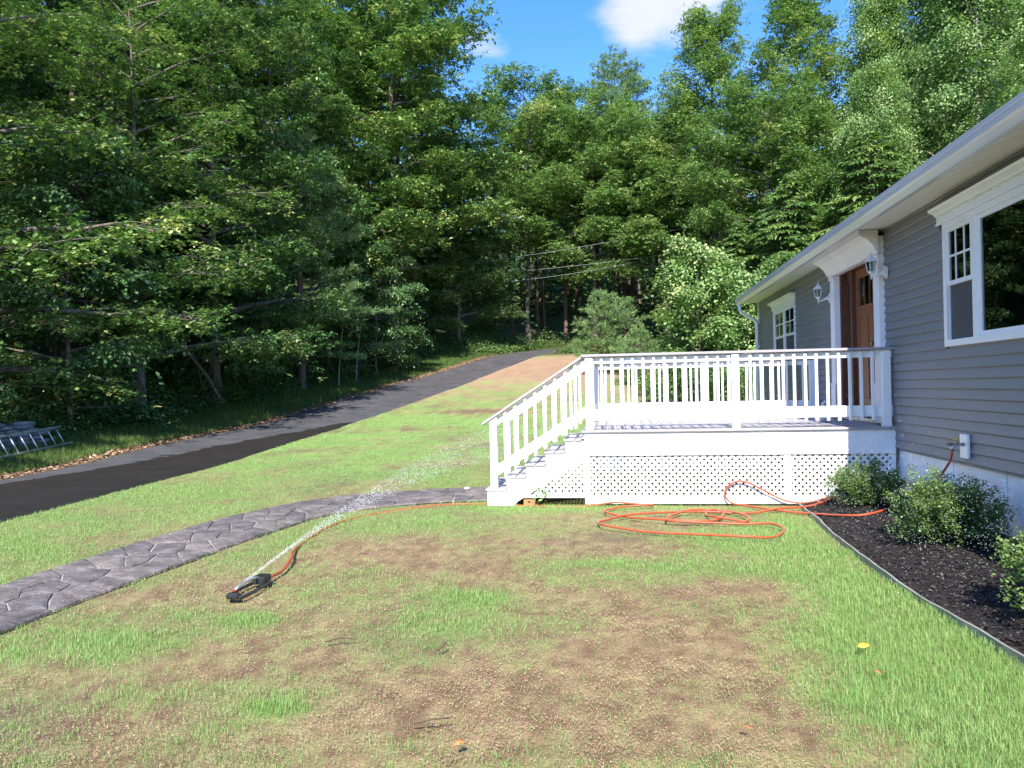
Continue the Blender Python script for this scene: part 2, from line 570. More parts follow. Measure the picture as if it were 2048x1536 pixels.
# window glass : clear pane, strong grazing reflection
t = NT('glass')
fr = t.n('ShaderNodeFresnel')
fr.inputs['IOR'].default_value = 1.75
tp = t.n('ShaderNodeBsdfTransparent')
tp.inputs[0].default_value = (.78, .88, .84, 1)
gl = t.n('ShaderNodeBsdfGlossy')
gl.inputs['Roughness'].default_value = .012
gl.inputs[0].default_value = (.95, 1, .98, 1)
mx = t.n('ShaderNodeMixShader')
t.set(mx.inputs[0], fr.outputs[0])
t.t.links.new(tp.outputs[0], mx.inputs[1])
t.t.links.new(gl.outputs[0], mx.inputs[2])
t.fin(mx)
t = NT('insect_screen')
tp = t.n('ShaderNodeBsdfTransparent')
df = t.n('ShaderNodeBsdfDiffuse')
df.inputs[0].default_value = (.14, .14, .15, 1)
mx = t.n('ShaderNodeMixShader')
mx.inputs[0].default_value = .62
t.t.links.new(tp.outputs[0], mx.inputs[1])
t.t.links.new(df.outputs[0], mx.inputs[2])
t.fin(mx)
t = NT('water')
p = t.pbr(lin(.92, .95, 1.0), .15, 0, .9)
tp = t.n('ShaderNodeBsdfTransparent')
mx = t.n('ShaderNodeMixShader')
mx.inputs[0].default_value = .25
t.t.links.new(p.outputs[0], mx.inputs[1])
t.t.links.new(tp.outputs[0], mx.inputs[2])
t.fin(mx)


# ------------------------------------------------------------------ mesh helpers (all coordinates are world metres unless noted)
def tagit(o, label=None, cat=None, group=None, kind=None):
    if label:
        o['label'] = label
    if cat:
        o['category'] = cat
    if group:
        o['group'] = group
    if kind:
        o['kind'] = kind
    return o


def empty(name, loc=(0, 0, 0), label=None, cat=None, group=None):
    o = bpy.data.objects.new(name, None)
    COL.objects.link(o)
    o.location = loc
    o.empty_display_size = .2
    return tagit(o, label, cat, group)


def link(name, mesh, parent=None, mat=None):
    o = bpy.data.objects.new(name, mesh)
    COL.objects.link(o)
    if mat is not None and not mesh.materials:
        mesh.materials.append(MATS[mat])
    if parent is not None:
        o.parent = parent
        if parent.type == 'EMPTY':
            o.location = [-c for c in parent.location]   # meshes of built things are written in world metres
    return o


class MB:
    def __init__(s):
        s.v = []
        s.f = []

    def add(s, verts, faces):
        b = len(s.v)
        s.v += [tuple(map(float, p)) for p in verts]
        s.f += [tuple(i + b for i in f) for f in faces]
        return s

    def box(s, x0, x1, y0, y1, z0, z1):
        v = [(x, y, z) for x in (x0, x1) for y in (y0, y1) for z in (z0, z1)]
        return s.add(v, [(0, 1, 3, 2), (4, 6, 7, 5), (0, 4, 5, 1), (2, 3, 7, 6), (0, 2, 6, 4), (1, 5, 7, 3)])

    def prism(s, poly, vec):
        """poly: list of 3D points (planar); vec: extrusion"""
        n = len(poly)
        a = [Vector(p) for p in poly]
        b = [p + Vector(vec) for p in a]
        return s.add(a + b, [tuple(range(n))[::-1], tuple(range(n, 2 * n))] + [(i, (i + 1) % n, n + (i + 1) % n, n + i) for i in range(n)])

    def tube(s, pts, rad, n=8, cap=True):
        pts = [Vector(p) for p in pts]
        if isinstance(rad, (int, float)):
            rad = [rad] * len(pts)
        vs, fs = [], []
        ref = Vector((0, 0, 1))
        prev = None
        for i, p in enumerate(pts):
            d = (pts[min(i + 1, len(pts) - 1)] - pts[max(i - 1, 0)])
            d = d.normalized() if d.length > 1e-9 else Vector((0, 0, 1))
            if prev is None:
                a = d.cross(ref)
                if a.length < 1e-3:
                    a = d.cross(Vector((1, 0, 0)))
            else:
                a = prev - d * prev.dot(d)
                if a.length < 1e-5:
                    a = d.cross(ref)
            a.normalize()
            prev = a
            b = d.cross(a)
            for k in range(n):
                an = 2 * PI * k / n
                vs.append(p + (a * math.cos(an) + b * math.sin(an)) * rad[i])
        for i in range(len(pts) - 1):
            for k in range(n):
                k2 = (k + 1) % n
                fs.append((i * n + k, i * n + k2, (i + 1) * n + k2, (i + 1) * n + k))
        if cap:
            fs.append(tuple(range(n))[::-1])
            m = (len(pts) - 1) * n
            fs.append(tuple(range(m, m + n)))
        return s.add(vs, fs)

    def lathe(s, c, prof, n=12, rot=0.0):
        """prof: (radius, z) list, around vertical axis at c"""
        vs, fs = [], []
        for r, z in prof:
            for k in range(n):
                a = rot + 2 * PI * k / n
                vs.append((c[0] + r * math.cos(a), c[1] + r * math.sin(a), c[2] + z))
        for i in range(len(prof) - 1):
            for k in range(n):
                k2 = (k + 1) % n
                fs.append((i * n + k, i * n + k2, (i + 1) * n + k2, (i + 1) * n + k))
        fs.append(tuple(range(n))[::-1])
        m = (len(prof) - 1) * n
        fs.append(tuple(range(m, m + n)))
        return s.add(vs, fs)

    def mesh(s, name, bevel=0.0, smooth=False, mat=None):
        me = bpy.data.meshes.new(name)
        me.from_pydata(s.v, [], s.f)
        if bevel:
            bm = bmesh.new()
            bm.from_mesh(me)
            bmesh.ops.bevel(bm, geom=bm.edges[:], offset=bevel, segments=1, affect='EDGES', clamp_overlap=True)
            bm.to_mesh(me)
            bm.free()
        else:
            bm = bmesh.new()
            bm.from_mesh(me)
            bmesh.ops.recalc_face_normals(bm, faces=bm.faces[:])
            bm.to_mesh(me)
            bm.free()
        if smooth:
            me.polygons.foreach_set('use_smooth', [True] * len(me.polygons))
        if mat:
            me.materials.append(MATS[mat])
        me.update()
        return me

    def build(s, name, mat, parent=None, bevel=0.0, smooth=False):
        return link(name, s.mesh(name, bevel, smooth, mat), parent)


def box(name, x0, x1, y0, y1, z0, z1, mat, parent, bevel=.004):
    return MB().box(min(x0, x1), max(x0, x1), min(y0, y1), max(y0, y1), min(z0, z1), max(z0, z1)).build(name, mat, parent, bevel)


def np_mesh(name, V, T, mat, tint=None, smooth=False, col=None):
    """V (n,3), T (m,3) triangles"""
    me = bpy.data.meshes.new(name)
    V = np.ascontiguousarray(V, np.float32)
    T = np.ascontiguousarray(T, np.int32)
    me.vertices.add(len(V))
    me.vertices.foreach_set('co', V.ravel())
    me.loops.add(T.size)
    me.loops.foreach_set('vertex_index', T.ravel())
    me.polygons.add(len(T))
    me.polygons.foreach_set('loop_start', np.arange(0, T.size, 3, dtype=np.int32))
    if smooth:
        me.polygons.foreach_set('use_smooth', np.ones(len(T), bool))
    if tint is not None:
        a = me.attributes.new('tint', 'FLOAT', 'POINT')
        a.data.foreach_set('value', np.ascontiguousarray(tint, np.float32))
    me.update(calc_edges=True)
    me.materials.append(MATS[mat])
    return me


def rot_frames(yaw, pitch, roll):
    """local x = leaf length, y = width, z = normal; arrays -> (n,3) vectors"""
    cy_, sy = np.cos(yaw), np.sin(yaw)
    cp, sp = np.cos(pitch), np.sin(pitch)
    X = np.stack([cy_ * cp, sy * cp, sp], 1)
    Y0 = np.stack([-sy, cy_, np.zeros_like(cy_)], 1)
    Z0 = np.cross(X, Y0)
    cr, sr = np.cos(roll)[:, None], np.sin(roll)[:, None]
    Y = Y0 * cr + Z0 * sr
    Z = np.cross(X, Y)
    return X, Y, Z


LEAF_SHAPES = {
    # (u along, v across, w up) ; triangles
    'leaf': (np.array([(0, 0, 0), (.45, .30, .06), (1, 0, 0), (.45, -.30, .06)]), np.array([(0, 1, 2), (0, 2, 3)])),
    'narrow': (np.array([(0, 0, 0), (.4, .15, .02), (1, 0, -.06), (.4, -.15, .02)]), np.array([(0, 1, 2), (0, 2, 3)])),
    'narrow2': (np.array([(0, 0, 0), (.5, .24, .04), (1, 0, -.10), (.5, -.24, .04)]), np.array([(0, 1, 2), (0, 2, 3)])),
    'oak': (np.array([(0, 0, 0), (.30, .05, 0), (.38, .30, .05), (.55, .07, 0), (.72, .33, .04), (1, 0, -.03), (.72, -.33, .04), (.55, -.07, 0), (.38, -.30, .05), (.30, -.05, 0)]),
            np.array([(0, 1, 9), (1, 2, 3), (9, 7, 8), (1, 3, 7), (1, 7, 9), (3, 4, 5), (3, 5, 7), (7, 5, 6)])),
    'round': (np.array([(0, 0, 0), (.3, .32, .05), (.75, .28, .05), (1, 0, 0), (.75, -.28, .05), (.3, -.32, .05)]), np.array([(0, 1, 2), (0, 2, 3), (0, 3, 4), (0, 4, 5)])),
    'blade': (np.array([(0, .5, 0), (0, -.5, 0), (1, 0, 0)]), np.array([(0, 1, 2)])),
}


def leaves(P, yaw, pitch, roll, size, shape='leaf', wid=1.0):
    U, T = LEAF_SHAPES[shape]
    X, Y, Z = rot_frames(yaw, pitch, roll)
    n, k = len(P), len(U)
    s = size[:, None, None]
    V = P[:, None, :] + s * (U[None, :, 0:1] * X[:, None, :] + wid * U[None, :, 1:2] * Y[:, None, :] + U[None, :, 2:3] * Z[:, None, :])
    F = T[None] + (np.arange(n) * k)[:, None, None]
    return V.reshape(-1, 3), F.reshape(-1, 3), k


def join(parts):
    Vs, Fs, Ts = [], [], []
    b = 0
    for V, F, t_ in parts:
        Vs.append(V)
        Fs.append(F + b)
        Ts.append(t_)
        b += len(V)
    return np.concatenate(Vs), np.concatenate(Fs), np.concatenate(Ts)


# ================================================================== SETTING
# ---- ground sheet: rings round the camera, fine in front, out to the horizon
def make_ground():
    a = np.r_[np.linspace(-PI, -1.0, 24, endpoint=False), np.linspace(-1.0, 1.0, 330), np.linspace(1.0, PI, 25)[1:-1]]
    r = np.r_[np.linspace(.4, 2.6, 8, endpoint=False), 2.6 * (500 / 2.6) ** np.linspace(0, 1, 330)]
    A, Rr = np.meshgrid(a, r)
    xc, yc = Rr * np.sin(A), Rr * np.cos(A)
    x, y = W(xc, yc)
    z = gzc(xc, yc)
    lawn = on_lawn(x, y)
    g = cover(x, y)
    z = z + np.where(lawn & (yc < 40), .03 * (fbm(x, y, .9, 21, 3) - .5) + .012 * (vn(x, y, .12, 5) - .5), 0)
    z = z - .02
    # mulch bed sits in a shallow pan, covered by the mulch sheet
    inb = (x > bed_x(y) + .03) & (y < 10.3) & (y > -6) & (x < 8)
    z = np.where(inb, z - .05, z)
    # colours of what lies there
    soil = np.array([.200, .126, .078])
    damp = np.array([.135, .090, .070])
    straw = np.array([.375, .275, .152])
    grass = np.array([.225, .305, .095])
    dgrass = np.array([.175, .225, .078])
    n1 = fbm(x, y, .5, 31, 4)[..., None]
    n2 = fbm(x, y, .09, 33, 3)[..., None]
    n3 = fbm(x, y, 1.6, 35, 3)[..., None]
    sm = np.clip((n2 - .30) * 1.9, 0, 1)
    bare = soil * (1 - sm) + straw * sm
    dm = np.clip((.40 - n3) * 5, 0, 1)
    bare = bare * (1 - dm) + damp * dm
    gg = np.clip((g[..., None] - .27) * 1.35 + (n2 - .5) * .9, 0, 1)
    gcol = dgrass * (1 - n1) + grass * n1
    # further off the blades close up and the cover reads as one colour
    farw = np.clip((yc - 11) / 8, 0, 1)[..., None]
    gcol = gcol * (1 - farw) + np.array([.215, .335, .10]) * (.72 + .5 * n1) * farw
    reds = np.array([.32, .215, .145])
    fr = np.clip((yc - 30) / 8, 0, 1)[..., None]
    bare = bare * (1 - fr) + reds * (.8 + .4 * n1) * fr
    col = bare * (1 - gg) + gcol * gg
    # left of the drive : litter strip, verge grass, forest floor
    d = far_x(yc) - xc
    dn = d + .5 * (fbm(x, y, .8, 41, 3) - .5)
    litter = np.array([.20, .125, .07]) * (.6 + .8 * n2)
    verge = np.array([.075, .125, .03]) * (.6 + .9 * n1)
    floor_ = np.array([.055, .036, .022]) * (.6 + .9 * n1)
    wv = np.clip((dn - .55) * 5, 0, 1)[..., None]
    wf = np.clip((dn - 3.0) * 1.6, 0, 1)[..., None]
    lc = litter * (1 - wv) + verge * wv
    lc = lc * (1 - wf) + floor_ * wf
    col = np.where((d > -1.7)[..., None], lc, col)
    # beyond the mown ground
    back = np.clip((yc - 49.5) * .8, 0, 1)
    rb = np.clip((xc - (7.0 + np.clip(36 - yc, -8, 8) * .25)) * .7, 0, 1) * np.clip((yc - 20) * .5, 0, 1)
    rb = np.maximum(rb, np.clip((yc - 28.5) * .5, 0, 1) * np.clip((xc - 5.2) * 1.2, 0, 1) * (yc < 41))
    wild = np.maximum(back, rb)[..., None]
    wc = np.array([.07, .085, .03]) * (.5 + n1)
    col = col * (1 - wild) + wc * wild
    nr, na = A.shape
    V = np.stack([x, y, z], -1).reshape(-1, 3)
    cv = col.reshape(-1, 3)
    i = np.arange(nr - 1)[:, None] * na
    j = np.arange(na)[None]
    j2 = (j + 1) % na
    q = np.stack([i + j, i + na + j, i + na + j2, i + j2], -1).reshape(-1, 4)
    T = np.concatenate([q[:, [0, 2, 1]], q[:, [0, 3, 2]]])
    c0 = len(V)
    V = np.concatenate([V, [[0, 0, -.02]]])
    cv = np.concatenate([cv, cv[:1]])
    fan = np.stack([np.full(na, c0), j2[0], j[0]], 1)
    T = np.concatenate([T, fan])
    me = np_mesh('ground', V, T, 'ground', smooth=True)
    ca = me.color_attributes.new('Col', 'FLOAT_COLOR', 'POINT')
    ca.data.foreach_set('color', np.c_[cv, np.ones(len(cv))].astype(np.float32).ravel())
    o = link('ground', me)
    # faces must look up
    if me.polygons[1000].normal.z < 0:
        me.flip_normals()
    o['kind'] = 'structure'
    return o


make_ground()


def strip_mesh(name, rows, mat, attr=None):
    """rows: list of equal length lists of 3D points"""
    rows = np.array(rows)
    n, m = rows.shape[:2]
    V = rows.reshape(-1, 3)
    i = np.arange(n - 1)[:, None] * m
    j = np.arange(m - 1)[None]
    q = np.stack([i + j, i + j + 1, i + m + j + 1, i + m + j], -1).reshape(-1, 4)
    T = np.concatenate([q[:, [0, 1, 2]], q[:, [0, 2, 3]]])
    me = np_mesh(name, V, T, mat, smooth=True)
    if me.polygons[0].normal.z < 0:
        me.flip_normals()
    if attr:
        for k, val in attr.items():
            a = me.attributes.new(k, 'FLOAT', 'POINT')
            a.data.foreach_set('value', np.asarray(val, np.float32).ravel())
    return me


def make_drive():
    ys = np.r_[np.linspace(-30, 6, 20), np.linspace(6.3, 55, 230)]
    us = np.linspace(0, 1, 25)
    rows, wet = [], []
    for yc in ys:
        a, b = far_x(yc), near_x(yc)
        a = a + .12 * (fbm(np.array([yc]), np.array([1.]), 1.1, 71, 3)[0] - .5)
        b = b + .10 * (fbm(np.array([yc]), np.array([9.]), .7, 73, 3)[0] - .5)
        xc = a + (b - a) * us
        z = gzc(np.minimum(xc, b), np.full_like(xc, yc)) + .022
        z = np.where(us > .99, z - .04, z)
        z = np.where(us < .01, z - .04, z)
        x, y = W(xc, np.full_like(xc, yc))
        rows.append(np.stack([x, y, z], 1))
        # soaked from the lawn side, drying towards the far side and up the hill
        reach = .86 - .80 * np.clip((yc - 12.5) / 15, 0, 1) ** 1.1
        wet.append(np.clip(.5 + 3.2 * (us - (1 - reach)), 0, 1) * np.clip((29 - yc) / 3, 0, 1))
    me = strip_mesh('driveway', rows, 'asphalt', {'wet': np.array(wet)})
    o = link('driveway', me)
    o['kind'] = 'structure'


make_drive()


# ---- polygon helpers
def clip_half(poly, p, nrm):
    out = []
    n = len(poly)
    for i in range(n):
        a, b = poly[i], poly[(i + 1) % n]
        da = (a[0] - p[0]) * nrm[0] + (a[1] - p[1]) * nrm[1]
        db = (b[0] - p[0]) * nrm[0] + (b[1] - p[1]) * nrm[1]
        if da <= 0:
            out.append(a)
        if (da < 0 < db) or (db < 0 < da):
            t_ = da / (da - db)
            out.append((a[0] + (b[0] - a[0]) * t_, a[1] + (b[1] - a[1]) * t_))
    return out


def parea(p):
    return .5 * sum(p[i][0] * p[(i + 1) % len(p)][1] - p[(i + 1) % len(p)][0] * p[i][1] for i in range(len(p)))


# ---- walkway: joint bed with single stamped stones set proud of it
def make_walk():
    n = 60
    rows = []
    for i in range(n):
        pts = [WU[i] + (WLO[i] - WU[i]) * t_ for t_ in (.02, .02, .33, .66, .98, .98)]
        zz = [gzf(*p) for p in pts]
        rows.append([(p[0], p[1], z + dz) for p, z, dz in zip(pts, zz, (-.08, .0, .0, .0, .0, -.08))])
    o = link('walkway', strip_mesh('walkway', rows, 'walk_joint'))
    o['kind'] = 'structure'
    # Voronoi stones in (s, t) strip space
    cen = (WU + WLO) / 2
    L = np.r_[0, np.cumsum(np.linalg.norm(np.diff(cen, axis=0), axis=1))]
    tot = L[-1]
    wid = 1.06
    rr = random.Random(5)
    sites = []
    s = -.3
    row = 0
    while s < tot + .3:
        k = 2 if row % 2 else 3
        for q in range(k):
            t_ = (q + .5) / k * wid + rr.uniform(-.09, .09)
            sites.append((s + rr.uniform(-.12, .12), t_))
        s += .30 + rr.uniform(-.05, .05)
        row += 1

    def warp(st):
        s_, t_ = st
        s_ = min(max(s_, 0), tot)
        i = min(int(np.searchsorted(L, s_)), n - 1)
        i = max(i, 1)
        f = (s_ - L[i - 1]) / (L[i] - L[i - 1])
        a = WU[i - 1] + (WU[i] - WU[i - 1]) * f
        b = WLO[i - 1] + (WLO[i] - WLO[i - 1]) * f
        p = a + (b - a) * (t_ / wid)
        return p

    for i, (sx, sy) in enumerate(sites):
        poly = [(0, .006), (tot, .006), (tot, wid - .006), (0, wid - .006)]
        for j, (ox, oy) in enumerate(sites):
            if i == j or abs(ox - sx) > 1.4:
                continue
            nx, ny = ox - sx, oy - sy
            l = math.hypot(nx, ny)
            poly = clip_half(poly, ((sx + ox) / 2 - nx / l * .007, (sy + oy) / 2 - ny / l * .007), (nx / l, ny / l))
            if len(poly) < 3:
                break
        if len(poly) < 3 or abs(parea(poly)) < .01:
            continue
        # wavy outline
        pts = []
        for a, b in zip(poly, poly[1:] + poly[:1]):
            m = max(1, int(math.hypot(b[0] - a[0], b[1] - a[1]) / .16))
            for k in range(m):
                f = k / m
                px, py = a[0] + (b[0] - a[0]) * f, a[1] + (b[1] - a[1]) * f
                if .03 < py < wid - .03:
                    px += rr.uniform(-.013, .013)
                    py += rr.uniform(-.013, .013)
                pts.append((px, py))
        cx = sum(p[0] for p in pts) / len(pts)
        cyy = sum(p[1] for p in pts) / len(pts)
        tx, ty = rr.uniform(-.012, .012), rr.uniform(-.012, .012)
        lo, hi, top = [], [], []
        for px, py in pts:
            for lst, sh, dz in ((lo, 1.0, -.006), (hi, .962, .012), (top, .74, .020)):
                qx, qy = cx + (px - cx) * sh, cyy + (py - cyy) * sh
                w_ = warp((qx, qy))
                lst.append((w_[0], w_[1], gzf(*w_) + dz + (0 if dz < 0 else (qx - cx) * tx + (qy - cyy) * ty)))
        m = len(pts)
        mb = MB()
        mb.add(lo + hi + top, [(k, (k + 1) % m, m + (k + 1) % m, m + k) for k in range(m)] +
               [(m + k, m + (k + 1) % m, 2 * m + (k + 1) % m, 2 * m + k) for k in range(m)] + [tuple(range(2 * m, 3 * m))])
        me = mb.mesh('stone', mat='flagstone')
        so = link('stone', me, o)


make_walk()


# ---- mulch bed
def mulch_z(x, y):
    e = bed_x(y)
    t_ = np.clip((x - e) / (WALLX - e), 0, 1)
    z = .13 * np.sin(np.clip(t_ * 1.35, 0, 1) * PI / 2)
    return z + .05 * (fbm(x, y, .7, 51, 3) - .5) * np.clip(t_ * 5, 0, 1) + .02 * (vn(x, y, .07, 53) - .5) - .005


def make_bed():
    ys = np.linspace(-4, 10.16, 260)
    us = np.linspace(0, 1, 44)
    rows = []
    for y in ys:
        e = bed_x(y) + .012
        x = e + (3.51 - e) * us
        rows.append(np.stack([x, np.full_like(x, y), mulch_z(x, np.full_like(x, y))], 1))
    o = link('mulch_bed', strip_mesh('mulch_bed', rows, 'mulch'))
    o['kind'] = 'structure'
    n = 16000
    y = 3.6 + rng.random(n) ** 1.1 * 6.5
    x = bed_x(y) + .015 + rng.random(n) * (3.46 - bed_x(y))
    P = np.stack([x, y, mulch_z(x, y) + .004], 1)
    V, F, k = leaves(P, rng.random(n) * 6.28, rng.normal(0, .3, n), rng.normal(0, .5, n), .015 + .035 * rng.random(n), 'leaf', .7)
    tn = rng.random(n)
    me = np_mesh('mulch_chips', V, F, 'mulch_chip', np.repeat(tn, k))
    o = link('mulch_chips', me)
    tagit(o, 'black shredded bark chips covering the bed along the house', 'mulch', kind='stuff')


make_bed()


# ================================================================== HOUSE
H0, H1 = -4.0, 19.06
house = empty('house', (WALLX, 8.0, 0), 'single storey grey clapboard house with white trim and eave gutter on the right', 'house')
NEARW = (5.35, 8.60, 1.89, 3.175)      # y0 y1 z0 z1
FARW = (15.36, 17.34, 1.89, 3.10)
DOOR = (10.66, 12.47, 1.0, 3.25)
SIDE_TOP = 3.49
# wall core behind the boards
wx0, wx1 = 3.476, 3.60
for a, b, z0, z1 in [(H0, NEARW[0], .68, SIDE_TOP), (NEARW[0], NEARW[1], .68, NEARW[2]), (NEARW[0], NEARW[1], NEARW[3], SIDE_TOP),
                     (NEARW[1], DOOR[0], .68, SIDE_TOP), (DOOR[0], DOOR[1], .68, DOOR[2]), (DOOR[0], DOOR[1], DOOR[3], SIDE_TOP),
                     (DOOR[1], FARW[0], .68, SIDE_TOP), (FARW[0], FARW[1], .68, FARW[2]), (FARW[0], FARW[1], FARW[3], SIDE_TOP), (FARW[1], H1, .68, SIDE_TOP)]:
    box('wall', wx0, wx1, a, b, z0, z1, 'siding_gray', house, 0)
mb = MB().box(3.6, 11.5, H1 - .12, H1 - .002, -.2, 3.49).box(3.6, 11.5, H0 + .002, H0 + .12, -.2, 3.49).box(11.38, 11.5, H0 + .12, H1 - .12, -.2, 3.49)
mb.prism([(3.2, H1 - .1, 3.5), (11.8, H1 - .1, 3.5), (7.5, H1 - .1, 5.3)], (0, .09, 0)).prism([(3.2, H0 + .1, 3.5), (11.8, H0 + .1, 3.5), (7.5, H0 + .1, 5.3)], (0, -.09, 0))
mb.build('gable_wall', 'siding_gray', house)
# clapboards, one object each
STEP = .1057
sd = random.Random(3)
row = 0
z = .705
while z < SIDE_TOP - .02:
    z1 = min(z + STEP, SIDE_TOP)
    spans = [(H0, H1)]

    def cut(sp, a, b):
        out = []
        for p, q in sp:
            if b <= p or a >= q:
                out.append((p, q))
            else:
                if a > p:
                    out.append((p, a))
                if b < q:
                    out.append((b, q))
        return out
    zc = (z + z1) / 2
    if NEARW[2] - .06 < zc < NEARW[3] + .02:
        spans = cut(spans, NEARW[0] - .02, NEARW[1] + .005)
    if NEARW[3] <= zc < 3.34:
        spans = cut(spans, NEARW[0] - .10, NEARW[1] + .13)
    if DOOR[2] - .06 < zc < SIDE_TOP:
        spans = cut(spans, 10.44, 12.685)
    if FARW[2] - .06 < zc < FARW[3] + .02:
        spans = cut(spans, FARW[0] - .01, FARW[1] + .01)
    if FARW[3] <= zc < 3.28:
        spans = cut(spans, FARW[0] - .08, FARW[1] + .10)
    # butt joints near the deck corner
    if row % 3 == 1:
        spans2 = []
        for p, q in spans:
            j = 9.05 + .62 * ((row * 7) % 5) / 4
            if p < j - .3 and q > j + .3:
                spans2 += [(p, j - .0015), (j + .0015, q)]
            else:
                spans2.append((p, q))
        spans = spans2
    for p, q in spans:
        m = MB()
        m.prism([(3.4560, p, z + .001), (3.4755, p, z), (3.4755, p, z1 - .0012), (3.4665, p, z1 - .0012), (3.4465, p, z + .012)], (0, q - p, 0))
        m.build('clapboard', 'siding_gray', house)
    z += STEP
    row += 1
# corner boards
box('corner_board', 3.425, 3.4745, H1 - .005, H1 + .05, .66, SIDE_TOP - .01, 'white_vinyl', house)
# foundation panels
fd = []
y = H0
k = 0
while y < H1 - .01:
    w = .62 if k % 2 else .40
    if y > 4.2 and y < 10.2:
        w = .365 + .05 * math.sin(k * 2.3)
    else:
        w = 1.8
    y1 = min(y + w, H1)
    if abs(y - 6.1) < .3:
        pass
    box('foundation_panel', 3.505 + .004 * (k % 3), 3.70, y + .004, y1 - .004, -.25, .70, 'foundation_paint', house, .005)
    y = y1
    k += 1
box('foundation_core', 3.53, 3.75, H0, H1, -.3, .69, 'foundation_paint', house, 0)
# basement window recess trim
bw = box('basement_window', 3.475, 3.53, 5.6, 6.72, .05, .60, 'foundation_paint', house)
box('window_frame', 3.465, 3.476, 5.65, 6.66, .10, .14, 'white_vinyl', bw, .002)
box('window_pane', 3.468, 3.4745, 5.68, 6.64, .145, .56, 'glass', bw, 0)
# soffit boards, fascia, gutter, roof
y = H0 - .2
while y < H1 + .2:
    w = .30 if 2 < y < 19.3 else 1.2
    y1 = min(y + w, H1 + .22)
    m = MB()
    nsub = 3 if w < .5 else 1
    for q in range(nsub):
        a = y + (y1 - y) * q / nsub
        b = y + (y1 - y) * (q + 1) / nsub - .006
        m.box(3.066, 3.49, a, b, 3.492, 3.505)
    m.box(3.066, 3.49, y, y1 - .002, 3.500, 3.512)
    m.build('soffit_panel', 'soffit_white', house)
    y = y1
box('fascia', 3.045, 3.065, H0 - .2, H1 + .22, 3.455, 3.63, 'white_vinyl', house)
box('frieze', 3.40, 3.462, 5.0, 5.02, 3.47, 3.49, 'white_vinyl', house)
gp = [(3.043, 3.425), (2.985, 3.425), (2.975, 3.45), (2.955, 3.485), (2.935, 3.50), (2.932, 3.545), (2.945, 3.55), (2.945, 3.54), (2.940, 3.505), (2.962, 3.49), (2.985, 3.455), (2.99, 3.432), (3.037, 3.432), (3.037, 3.55), (3.043, 3.55)]
gut = MB().prism([(x_, H0 - .2, z_) for x_, z_ in gp], (0, H1 + .42 - H0, 0)).build('gutter', 'gutter_white', house)
MB().prism([(x_, H1 + .221, z_) for x_, z_ in [(3.043, 3.425), (2.985, 3.425), (2.955, 3.485), (2.932, 3.50), (2.932, 3.55), (3.043, 3.55)]], (0, .006, 0)).build('end_cap', 'gutter_white', gut)
roof = MB().prism([(2.99, H0 - .25, 3.575), (3.05, H0 - .25, 3.632), (7.5, H0 - .25, 5.50), (11.95, H0 - .25, 3.632), (12.0, H0 - .25, 3.61), (7.5, H0 - .25, 5.535), (2.985, H0 - .25, 3.60)], (0, H1 - H0 + .5, 0)).build('roof', 'shingle', house)
box('drip_edge', 2.938, 2.953, H0 - .2, H1 + .22, 3.556, 3.604, 'gutter_white', roof, .003)
yy = 3.0
while yy < 19.2:
    sh = MB().prism([(2.955, yy, 3.586), (2.955, yy, 3.597), (3.30, yy, 3.747), (3.30, yy, 3.736)], (0, .295, 0)).build('shingle', 'shingle', roof)
    yy += .30
# downspout at the far corner
dp = [(2.985, 18.95, 3.43), (2.985, 18.95, 3.33), (3.02, 18.97, 3.25), (3.33, 19.0, 3.06), (3.385, 19.01, 2.98), (3.385, 19.01, .35)]
ds = MB().tube(dp, .042, 8).build('downspout', 'white_vinyl', house, smooth=True)
for zz in (1.2, 2.4):
    box('strap', 3.335, 3.44, 18.955, 19.065, zz, zz + .03, 'white_vinyl', ds, .002)


# ---- windows
def sash(parent, y0, y1, z0, z1, x, fw=.04, dpt=.03, muntin=None, screen=False):
    s = MB()
    s.box(x, x + dpt, y0, y0 + fw, z0, z1).box(x, x + dpt, y1 - fw, y1, z0, z1)
    s.box(x + .001, x + dpt - .001, y0 + fw, y1 - fw, z0, z0 + fw).box(x + .001, x + dpt - .001, y0 + fw, y1 - fw, z1 - fw, z1)
    so = s.build('sash', 'white_vinyl', parent)
    box('pane', x + .014, x + .017, y0 + fw - .004, y1 - fw + .004, z0 + fw - .004, z1 - fw + .004, 'glass', so, 0)
    if muntin:
        cols, rows_ = muntin
        for c_ in range(1, cols):
            yy_ = y0 + (y1 - y0) * c_ / cols
            box('muntin', x + .006, x + .0125, yy_ - .011, yy_ + .011, z0 + fw, z1 - fw, 'white_vinyl', so, 0)
        for r_ in range(1, rows_):
            zz_ = z0 + (z1 - z0) * r_ / rows_
            box('muntin', x + .0055, x + .013, y0 + fw, y1 - fw, zz_ - .011, zz_ + .011, 'white_vinyl', so, 0)
    if screen:
        box('insect_screen', x - .007, x - .005, y0 + .01, y1 - .01, z0 + .01, z1 - .01, 'insect_screen', so, 0)
    return so


